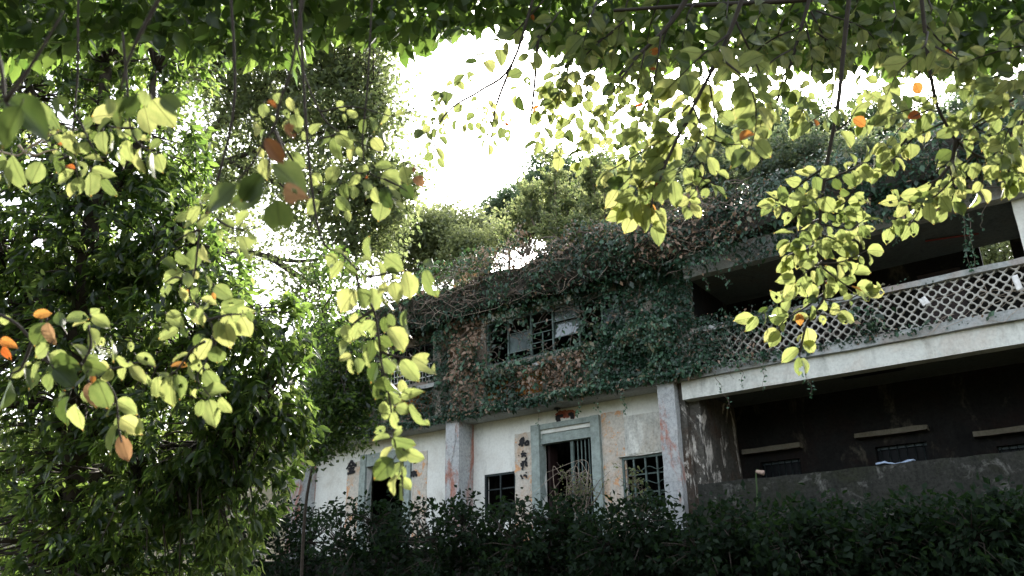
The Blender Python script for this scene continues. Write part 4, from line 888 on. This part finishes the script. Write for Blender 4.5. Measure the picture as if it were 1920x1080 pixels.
# branch of the middle
r5 = branch('branch with rounded light green leaves before the spreading tree and white sky')
twig_part(r5, [[(540, -60), (560, 100), (600, 210), (640, 250), (690, 275), (720, 290)], [(600, 210), (660, 200), (740, 220)], [(640, 250), (600, 260), (560, 265)], [(700, -60), (690, 150), (680, 260), (690, 320), (730, 340)], [(690, 320), (640, 335), (590, 345)], [(720, 335), (750, 350), (765, 360)], [(525, 260), (570, 340), (585, 400), (575, 440)]], 2.2, .003)
manual(r5, 470, 180, 3.858, 2.2, [(270, 10, 300, 105), (330, 85, 345, 152), (95, 55, 90, 152), (180, -20, 210, 60), (30, 155, 75, 215), (10, 180, 35, 290), (150, 140, 175, 190), (240, 100, 275, 160), (310, 130, 350, 260), (110, 240, 55, 315), (275, 170, 225, 225), (375, 255, 405, 335), (430, 275, 500, 195), (540, 245, 520, 392), (625, 265, 725, 372), (600, 300, 630, 455), (715, 235, 772, 322), (628, 35, 672, 103),
    (775, 150, 695, 105), (665, 130, 692, 185), (830, 165, 800, 275, D), (855, 155, 915, 235), (985, 75, 960, 205), (1040, 140, 1160, 95), (1020, 210, 1047, 268), (850, 300, 820, 395), (880, 305, 955, 395), (960, 255, 995, 375), (745, 355, 715, 465), (770, 365, 805, 445), (250, 345, 295, 392), (285, 395, 378, 522), (95, 450, 112, 592), (450, 560, 512, 620),
    (645, 515, 545, 615), (735, 555, 670, 600, D), (855, 545, 765, 515), (790, 565, 718, 645), (900, 515, 1015, 495), (640, 640, 500, 715, D), (680, 630, 692, 735), (730, 650, 742, 745), (830, 605, 860, 735), (890, 660, 935, 775), (945, 565, 1085, 645), (1095, 635, 1172, 755, D), (1105, 505, 1132, 635), (965, 655, 1012, 815, D), (1000, 665, 1092, 755), (960, 745, 925, 898), (1030, 755, 1155, 872), (505, 760, 398, 842), (620, 725, 720, 825), (600, 795, 632, 855), (690, 825, 717, 912), (845, 600, 835, 570, O), (1180, 590, 1245, 655, B), (1190, 510, 1180, 560, B),
    (60, 370, 85, 450), (0, 100, 40, 150), (420, 590, 480, 640)])
# left middle branch
r6 = branch('branch with pale green leaves before the sunlit edge of the left tree')
twig_part(r6, [[(430, -60), (440, 180), (410, 330), (390, 390), (375, 430), (370, 470), (365, 510), (355, 550), (375, 580), (395, 605), (400, 640), (385, 680), (370, 710), (395, 745)], [(375, 430), (350, 440), (325, 455)], [(405, 410), (430, 425), (470, 435)], [(360, 530), (330, 520), (310, 530)], [(390, 600), (430, 590), (465, 590)], [(385, 640), (360, 655), (335, 690), (310, 710)]], 1.9, .0035)
manual(r6, 300, 340, 3.858, 1.9, [(300, 175, 275, 62), (310, 150, 372, 95), (290, 180, 185, 325), (220, 250, 103, 272), (345, 240, 285, 345), (280, 280, 178, 335), (215, 350, 148, 425), (255, 375, 205, 445), (548, 320, 428, 290), (555, 320, 655, 225), (590, 310, 632, 338), (640, 345, 702, 475), (590, 390, 662, 558), (430, 350, 440, 415), (480, 415, 512, 460), (308, 455, 328, 585), (270, 470, 222, 628), (125, 500, 195, 615), (20, 560, 112, 622, D), (165, 645, 28, 705), (180, 655, 222, 748), (240, 648, 272, 705), (330, 685, 372, 775),
    (80, 715, 8, 772, D), (80, 755, -5, 825), (145, 765, 182, 875), (275, 765, 238, 865), (395, 755, 515, 845), (295, 850, 405, 892), (190, 785, 212, 835, O), (380, 805, 395, 855, O), (230, 895, 242, 1005), (260, 925, 302, 1045), (440, 960, 668, 945), (440, 920, 600, 880), (600, 955, 642, 1085), (510, 975, 440, 1085), (50, 965, 165, 1045), (0, 1035, 65, 1085), (640, 940, 670, 1010)])
manual(r6, 260, 560, 4.154, 1.9, [(800, 140, 872, 295), (665, 165, 692, 385), (620, 175, 600, 305), (725, 150, 790, 305), (540, 25, 478, 95), (505, 55, 480, 215), (440, 75, 420, 165), (330, 125, 212, 130), (345, 160, 228, 205), (310, 235, 162, 315), (335, 230, 372, 305, D), (560, 315, 460, 470), (525, 285, 402, 385, D), (600, 365, 612, 505), (420, 425, 442, 515), (450, 465, 472, 585), (395, 505, 432, 645), (265, 500, 382, 415), (252, 530, 365, 500, O), (150, 585, 232, 590), (190, 605, 85, 770), (255, 595, 212, 825), (295, 590, 345, 775), (515, 560, 612, 705), (520, 500, 545, 550), (455, 705, 418, 772), (490, 735, 698, 725), (495, 785, 468, 915), (545, 785, 595, 998), (635, 765, 697, 895), (660, 835, 595, 890), (60, 590, 82, 690), (0, 930, 15, 1055)])
# lower left branch
r7 = branch('lower left branch with shaded and sunlit leaves and a curled brown leaf at its tip')
twig_part(r7, [[(-80, 560), (20, 600), (60, 640), (90, 680), (130, 690), (180, 700), (215, 740), (222, 800), (228, 830)], [(90, 680), (80, 650), (75, 620), (80, 590)], [(150, 690), (170, 650), (165, 610)], [(180, 700), (220, 690), (260, 680), (290, 690)], [(60, 640), (40, 690), (20, 700)]], 1.9, .0045)
manual(r7, 0, 560, 3.273, 1.9, [(65, 110, -5, 152), (205, 105, 303, 82, O), (280, 145, 212, 288, D), (290, 145, 335, 282, B), (360, 78, 378, 180, D), (405, 130, 528, 100), (445, 172, 518, 138), (615, 62, 540, 98), (562, 110, 678, 172), (560, 150, 505, 182), (550, 180, 592, 295), (640, 238, 598, 292), (445, 285, 555, 350), (585, 278, 668, 385), (680, 255, 705, 385), (800, 262, 805, 325), (310, 278, 210, 355), (298, 338, 428, 412), (255, 382, 195, 505), (195, 395, 102, 462), (160, 425, 178, 555, D), (300, 400, 498, 440, D), (330, 430, 450, 545, D), (320, 458, 290, 558), (508, 408, 645, 452, D),
    (540, 350, 600, 400), (600, 395, 665, 420), (675, 428, 648, 518), (530, 458, 418, 575, D), (558, 455, 575, 525, O), (595, 495, 665, 668), (520, 560, 532, 635), (545, 515, 592, 655, B), (700, 655, 640, 715), (425, 598, 358, 765, D), (405, 588, 322, 642, D), (468, 642, 490, 812), (712, 628, 842, 712), (735, 735, 872, 832), (722, 768, 655, 942), (740, 835, 785, 1000, B), (715, 728, 745, 795), (768, 815, 778, 862), (715, 355, 795, 422), (765, 398, 738, 495), (795, 408, 895, 515), (835, 348, 955, 402), (970, 485, 960, 615), (60, 495, -10, 690, D), (0, 250, 85, 292, O), (25, 285, 62, 385, O), (150, 420, 75, 480)])
# hanging chain of leaves left of the house
r8 = branch('long hanging chain of yellow green leaves before the left part of the house')
twig_part(r8, [[(560, -60), (575, 250), (600, 440), (640, 475), (665, 500), (690, 520), (720, 530)], [(665, 500), (675, 540), (700, 580), (710, 630), (715, 680), (725, 720), (735, 780), (740, 830), (752, 870), (756, 930)], [(700, 580), (660, 610), (650, 640)], [(715, 660), (750, 670), (770, 670)], [(690, 520), (740, 510), (790, 505)]], 1.9, .0035)
manual(r8, 580, 430, 4.319, 1.9, [(265, 200, 165, 162), (275, 190, 312, 212), (235, 222, 118, 282), (275, 258, 165, 378), (305, 280, 375, 372), (355, 370, 228, 452, D), (505, 235, 488, 58), (505, 260, 345, 238), (545, 258, 580, 408), (612, 215, 750, 332), (735, 345, 615, 338, D), (915, 275, 1058, 285, D), (940, 325, 995, 555), (775, 335, 822, 558), (680, 378, 745, 405), (675, 415, 712, 595), (610, 425, 572, 538), (380, 485, 242, 655), (395, 465, 440, 645), (500, 468, 508, 665), (595, 525, 682, 655, D), (420, 365, 470, 450), (512, 648, 520, 715), (795, 642, 755, 858), (385, 678, 325, 745), (415, 695, 440, 755), (612, 705, 595, 838, D), (645, 680, 682, 785), (285, 768, 328, 905), (262, 800, 215, 855), (425, 755, 348, 885), (535, 748, 395, 862), (640, 795, 755, 985), (530, 815, 500, 870), (470, 855, 395, 965, D), (500, 895, 470, 1085, D), (555, 868, 655, 955, D), (335, 905, 215, 1015), (535, 895, 645, 995), (340, 1020, 245, 1060), (590, 560, 640, 620), (470, 380, 420, 440)])
manual(r8, 620, 640, 4.236, 1.9, [(130, 118, 78, 155), (150, 138, 162, 255), (212, 128, 232, 245), (285, 75, 305, 205), (398, 145, 492, 255), (468, 148, 575, 252), (562, 145, 688, 315), (645, 125, 845, 238), (375, 175, 305, 325, D), (435, 275, 355, 475, D), (450, 285, 545, 445, D), (555, 305, 592, 425), (555, 445, 712, 395), (515, 520, 625, 562), (628, 495, 742, 692), (448, 400, 545, 495), (430, 475, 408, 575), (495, 505, 448, 575), (430, 555, 432, 625), (500, 555, 515, 712), (435, 678, 345, 735), (475, 762, 338, 790), (505, 832, 362, 985), (575, 708, 495, 748), (488, 768, 645, 858), (518, 848, 602, 935), (588, 868, 745, 935), (502, 935, 340, 1090, D), (572, 962, 465, 1075), (592, 1000, 515, 1095), (560, 1080, 640, 1180), (540, 1060, 460, 1200), (570, 1120, 560, 1260)])

# right hand branches ------------------------------------------------
r9 = branch('small leaved branch end against the white sky at top centre')
twig_part(r9, [[(1010, -40), (960, 120), (900, 170), (850, 200), (820, 240), (812, 300)], [(960, 120), (930, 200), (920, 270)], [(1010, 60), (1000, 180), (990, 250)]], 3.6, .007)
manual(r9, 480, 180, 3, 3.6, [(940, 100, 905, 138), (960, 140, 920, 160), (925, 185, 895, 245), (985, 170, 925, 205), (1005, 180, 1000, 235), (965, 155, 935, 182), (1045, 5, 1030, 55), (1085, 20, 1058, 65), (1115, 30, 1105, 45, O), (1065, 75, 1102, 135), (1055, 90, 1030, 155), (1115, 95, 1165, 48), (1122, 135, 1118, 192), (1180, 155, 1172, 208), (1200, 145, 1218, 198), (1235, 110, 1175, 122), (1245, 55, 1230, 95), (1278, 55, 1302, 112), (1265, 128, 1305, 155), (1240, 148, 1262, 188), (1268, 168, 1288, 215), (1330, 40, 1345, 75), (1325, 85, 1362, 135), (1362, 128, 1340, 182), (1395, 75, 1378, 145), (1308, 25, 1332, 65), (1245, 8, 1208, 28), (1398, 148, 1418, 168, O), (1312, 205, 1288, 235), (1275, 218, 1242, 242), (1382, 175, 1370, 245), (1398, 185, 1418, 255), (1355, 208, 1318, 235), (1292, 245, 1265, 300), (1338, 245, 1355, 285), (1312, 270, 1308, 335), (1028, 182, 1068, 218), (1030, 228, 1072, 278), (985, 255, 955, 325), (992, 318, 948, 358), (1012, 290, 1060, 360), (985, 368, 968, 408), (1022, 348, 1060, 405), (1010, 120, 985, 160), (990, 60, 1030, 85), (960, 210, 990, 250), (1080, 110, 1060, 150), (1150, 60, 1150, 110), (1060, 140, 1040, 175), (1420, 110, 1440, 165), (1000, 20, 975, 35), (1300, 130, 1330, 180)], .15)
auto(r9, [[(1020, 0), (960, 60), (890, 120), (830, 170)], [(1050, 20), (1000, 100), (970, 180)], [(1090, 40), (1050, 120), (1010, 200)]], 3.6, 30, .5)
r10 = branch('leafy branch left of the sun glare at top centre')
twig_part(r10, [[(1330, -80), (1260, 40), (1180, 120), (1130, 180)]], 3.3, .012)
auto(r10, [[(1130, 120), (1090, 190), (1060, 250), (1050, 290)], [(1180, 120), (1150, 190), (1110, 240), (1090, 300)], [(1120, 130), (1050, 170), (1020, 220), (1010, 260)], [(1210, 90), (1190, 170), (1160, 230), (1150, 270)], [(1150, 60), (1080, 100), (1030, 160)], [(1240, 60), (1220, 160), (1190, 240), (1165, 300)], [(1170, 40), (1110, 90), (1060, 150), (1040, 210)], [(1260, 30), (1230, 120), (1210, 200)], [(1200, 100), (1130, 200), (1100, 270)]], 3.3, 28, .38, orange=.015)
r11 = branch('central branch that hangs lowest below the sun glare')
twig_part(r11, [[(1420, -80), (1360, 80), (1310, 180), (1265, 270), (1240, 330), (1220, 390)]], 2.7, .008)
auto(r11, [[(1310, 180), (1260, 230), (1220, 290), (1185, 330), (1165, 350)], [(1290, 230), (1240, 300), (1200, 350), (1180, 380)], [(1260, 280), (1235, 340), (1225, 400), (1232, 420)], [(1300, 200), (1300, 260), (1280, 310), (1240, 350)], [(1280, 240), (1220, 270), (1170, 300), (1150, 310)], [(1340, 120), (1290, 180), (1230, 220), (1200, 240)], [(1330, 150), (1350, 230), (1330, 290), (1310, 310)], [(1340, 100), (1390, 180), (1400, 240), (1390, 290)], [(1250, 300), (1215, 350), (1195, 395)], [(1300, 230), (1330, 260), (1365, 270), (1395, 270)], [(1370, 60), (1300, 120), (1250, 170)], [(1380, 40), (1430, 120), (1440, 190), (1435, 230)]], 2.7, 39, .38, orange=.015)
manual(r11, 960, 180, 3, 2.7, [(1000, 500, 980, 545), (1008, 525, 1032, 578), (1052, 498, 1015, 482), (1065, 508, 1115, 478), (1098, 518, 1078, 575), (1125, 505, 1205, 575), (1115, 492, 1155, 558), (1155, 428, 1215, 465), (995, 578, 928, 602), (988, 598, 948, 652), (988, 628, 975, 695), (1005, 605, 1055, 685), (990, 588, 1058, 602), (690, 560, 580, 590), (690, 600, 650, 690), (720, 600, 735, 710), (780, 600, 760, 690), (800, 640, 860, 750), (760, 580, 700, 570), (830, 630, 865, 690)], .08)
twig_part(r11, [[(1280, 250), (1320, 310), (1312, 345), (1290, 375)], [(1312, 330), (1340, 345), (1355, 350)]], 2.7, .003)
r12 = branch('long straight hanging branch that reaches down across the balcony lattice')
twig_part(r12, [[(1600, -80), (1582, 90), (1572, 190), (1552, 300), (1538, 400), (1535, 480), (1545, 555), (1515, 600), (1500, 660)]], 3.0, .009)
auto(r12, [[(1550, 310), (1510, 345), (1475, 365), (1460, 375)], [(1545, 340), (1585, 320), (1620, 300)], [(1540, 390), (1500, 400), (1470, 385), (1455, 380)], [(1538, 400), (1575, 385), (1595, 360), (1598, 350)], [(1538, 410), (1500, 425), (1470, 455)], [(1537, 420), (1580, 430), (1610, 415)], [(1537, 455), (1500, 470), (1470, 480), (1465, 495)], [(1537, 460), (1580, 455), (1622, 430)], [(1540, 490), (1505, 505), (1475, 530)], [(1540, 495), (1580, 490), (1625, 470)], [(1542, 520), (1510, 530), (1490, 540)], [(1545, 530), (1590, 520), (1620, 510)], [(1545, 360), (1510, 380), (1490, 390)], [(1538, 440), (1515, 450), (1490, 455)], [(1540, 440), (1560, 445), (1590, 460)], [(1537, 390), (1560, 400), (1600, 400)]], 3.0, 31, .32, orange=.025)
auto(r12, [[(1543, 555), (1500, 560), (1460, 575), (1432, 595)], [(1543, 555), (1580, 565), (1620, 560), (1645, 545)], [(1530, 580), (1510, 620), (1500, 670)], [(1545, 550), (1510, 575), (1470, 600), (1455, 620)], [(1525, 580), (1545, 590), (1570, 590)], [(1540, 500), (1575, 530), (1600, 540)], [(1560, 250), (1590, 230), (1610, 200)], [(1568, 200), (1530, 220), (1500, 240)]], 3.0, 34, .45, orange=.06)
r13 = branch('branch with orange withered leaves spreading over the right end of the roof')
twig_part(r13, [[(1720, -80), (1738, 90), (1755, 190), (1775, 235), (1792, 262), (1830, 290), (1880, 310), (1930, 330)], [(1792, 262), (1785, 300), (1765, 330), (1740, 345)]], 2.9, .008)
auto(r13, [[(1785, 300), (1760, 340), (1725, 375), (1690, 385), (1660, 380)], [(1765, 330), (1730, 380), (1700, 405), (1690, 425)], [(1750, 345), (1745, 390), (1725, 420)], [(1780, 310), (1790, 350), (1785, 380), (1775, 390)], [(1792, 262), (1830, 270), (1870, 300), (1900, 340)], [(1830, 290), (1815, 330), (1800, 370), (1795, 380)], [(1830, 290), (1850, 330), (1840, 360)], [(1860, 300), (1880, 330), (1880, 345)], [(1770, 230), (1730, 250), (1700, 280), (1680, 300)], [(1760, 210), (1720, 215), (1680, 240), (1650, 280)], [(1770, 225), (1810, 215), (1850, 230), (1890, 260)], [(1800, 265), (1790, 320), (1770, 360)], [(1750, 180), (1720, 200), (1690, 210), (1660, 220)], [(1700, 260), (1680, 310), (1650, 310)]], 2.9, 31, .35, orange=.025)
auto(r13, [[(1740, 60), (1700, 110), (1660, 150), (1640, 190)], [(1740, 80), (1780, 140), (1800, 190)], [(1735, 120), (1710, 170), (1690, 200)], [(1730, 40), (1780, 80), (1830, 130)]], 2.9, 36, .4, orange=.05)
r14 = branch('dense leafy branch in the top right corner')
twig_part(r14, [[(2000, 60), (1940, 150), (1880, 200), (1830, 230)], [(1940, 150), (1920, 220), (1890, 290)]], 2.8, .007)
auto(r14, [[(1940, 150), (1890, 170), (1840, 190), (1800, 220)], [(1920, 180), (1880, 220), (1850, 260), (1840, 300)], [(1930, 200), (1910, 250), (1890, 290), (1870, 310)], [(1960, 200), (1930, 260), (1915, 310), (1905, 340)], [(1900, 130), (1850, 150), (1800, 160)], [(1980, 80), (1900, 90), (1830, 110), (1780, 130)], [(1960, 110), (1900, 140), (1860, 200)], [(1990, 30), (1920, 40), (1860, 70)], [(1880, 210), (1830, 240), (1800, 240)]], 2.8, 32, .38, orange=.02)
r15 = branch('backlit branch between the sun glare and the long straight branch')
twig_part(r15, [[(1540, -80), (1500, 60), (1470, 160), (1440, 220)]], 3.3, .009)
auto(r15, [[(1500, 60), (1470, 130), (1450, 190), (1430, 240)], [(1510, 40), (1520, 120), (1505, 200), (1490, 230)], [(1520, 20), (1560, 90), (1565, 150)], [(1480, 130), (1440, 170), (1410, 200), (1390, 250)], [(1490, 90), (1430, 130), (1390, 170), (1370, 210)], [(1505, 50), (1440, 80), (1380, 130), (1350, 170)], [(1530, 60), (1600, 110), (1630, 180), (1620, 230)], [(1530, 20), (1620, 60), (1660, 120)], [(1500, 150), (1510, 200), (1500, 230)]], 3.3, 30, .42, orange=.02)
r16 = branch('leafy bough along the very top above the sun glare')
twig_part(r16, [[(2200, -120), (1800, -30), (1500, 0), (1300, 10), (1150, 20)]], 3.4, .016)
auto(r16, [[(1800 - k * 62, -20 + (k % 3) * 12), (1780 - k * 62, 40 + (k % 4) * 8), (1770 - k * 62, 95 + (k % 5) * 8)] for k in range(12)], 3.4, 34, .4)

# ------------------------------------------------------------------ tree of the near branches; unseen crown added to cut low veranda light
r_ = empty('overhanging_shade_tree', 'broad tree with unseen crown added behind the viewpoint to dim the verandas, its boughs over the view', 'tree')
m = MB(); m.tube(curve([(4, -7, ZG - .2), (3.8, -7, 1), (3.2, -6.6, 4), (2.6, -6, 8)], 6), .35, .15, 10)
for q in ((-6, -5, 6.5), (-10, -9, 6), (9, -6, 6), (1, -1.5, 6.2), (-2, -11, 7), (7, -11, 7)): m.tube(curve([(3.3, -6.7, 3.6), ((3.3 + q[0]) / 2, (q[1] - 6.7) / 2, 5.6), q], 6), .12, .03, 7)
m.build('trunk', MAT['bark'], r_)
n = 9000; P = np.stack([rng.uniform(-15, 13, n), rng.uniform(-13, -3.0, n), rng.uniform(.5, 8.5, n)], 1); keep = np.array([fb(p[0] * .35, p[2] * .5 + p[1] * .2) > .36 for p in P]); P = P[keep]; n = len(P)
L = rng.uniform(.25, .5, n); leaf_cloud('crown', MAT['tree_leaf'], r_, P, unit(rdir(n) + [0, 0, -.5]), unit(rdir(n) + [0, 0, .7]), L, L * .3, rng.random(n), T_SMALL)
# leafy canopy of that tree, reaching over the view
n = 15000; pxs = rng.uniform(-250, 2150, n); ph = rng.random(n)
low = np.array([95 + 70 * (fb(x / 130., 5.) - .5) * 2 + 40 * (fb(x / 37., 9.) - .5) - 55 * math.exp(-((x - 900) / 170.) ** 2) for x in pxs]); pys = low - (low + 240) * ph ** 1.15
dd = rng.uniform(3.8, 5.2, n); P = np.array([at(a, b_, c_) for a, b_, c_ in zip(pxs, pys, dd)])
L = rng.uniform(.07, .13, n); leaf_cloud('canopy', MAT['tree_leaf'], r_, P, unit(rdir(n) + [0, 0, -.8]), unit(rdir(n) + [0, 0, .8]), L, L * .3, rng.random(n) * .7, T_MED)
m = MB()
for k in range(9):
    x = -150 + k * 260; m.tube(curve([(3.3 - .3 * k + .6, -5.8, 5.5), at(x + 60, -420, 3.6), at(x, -60, 4.4), at(x - 70, 60, 4.8)], 6), .05, .008, 6)
m.build('bough', MAT['bark'], r_)
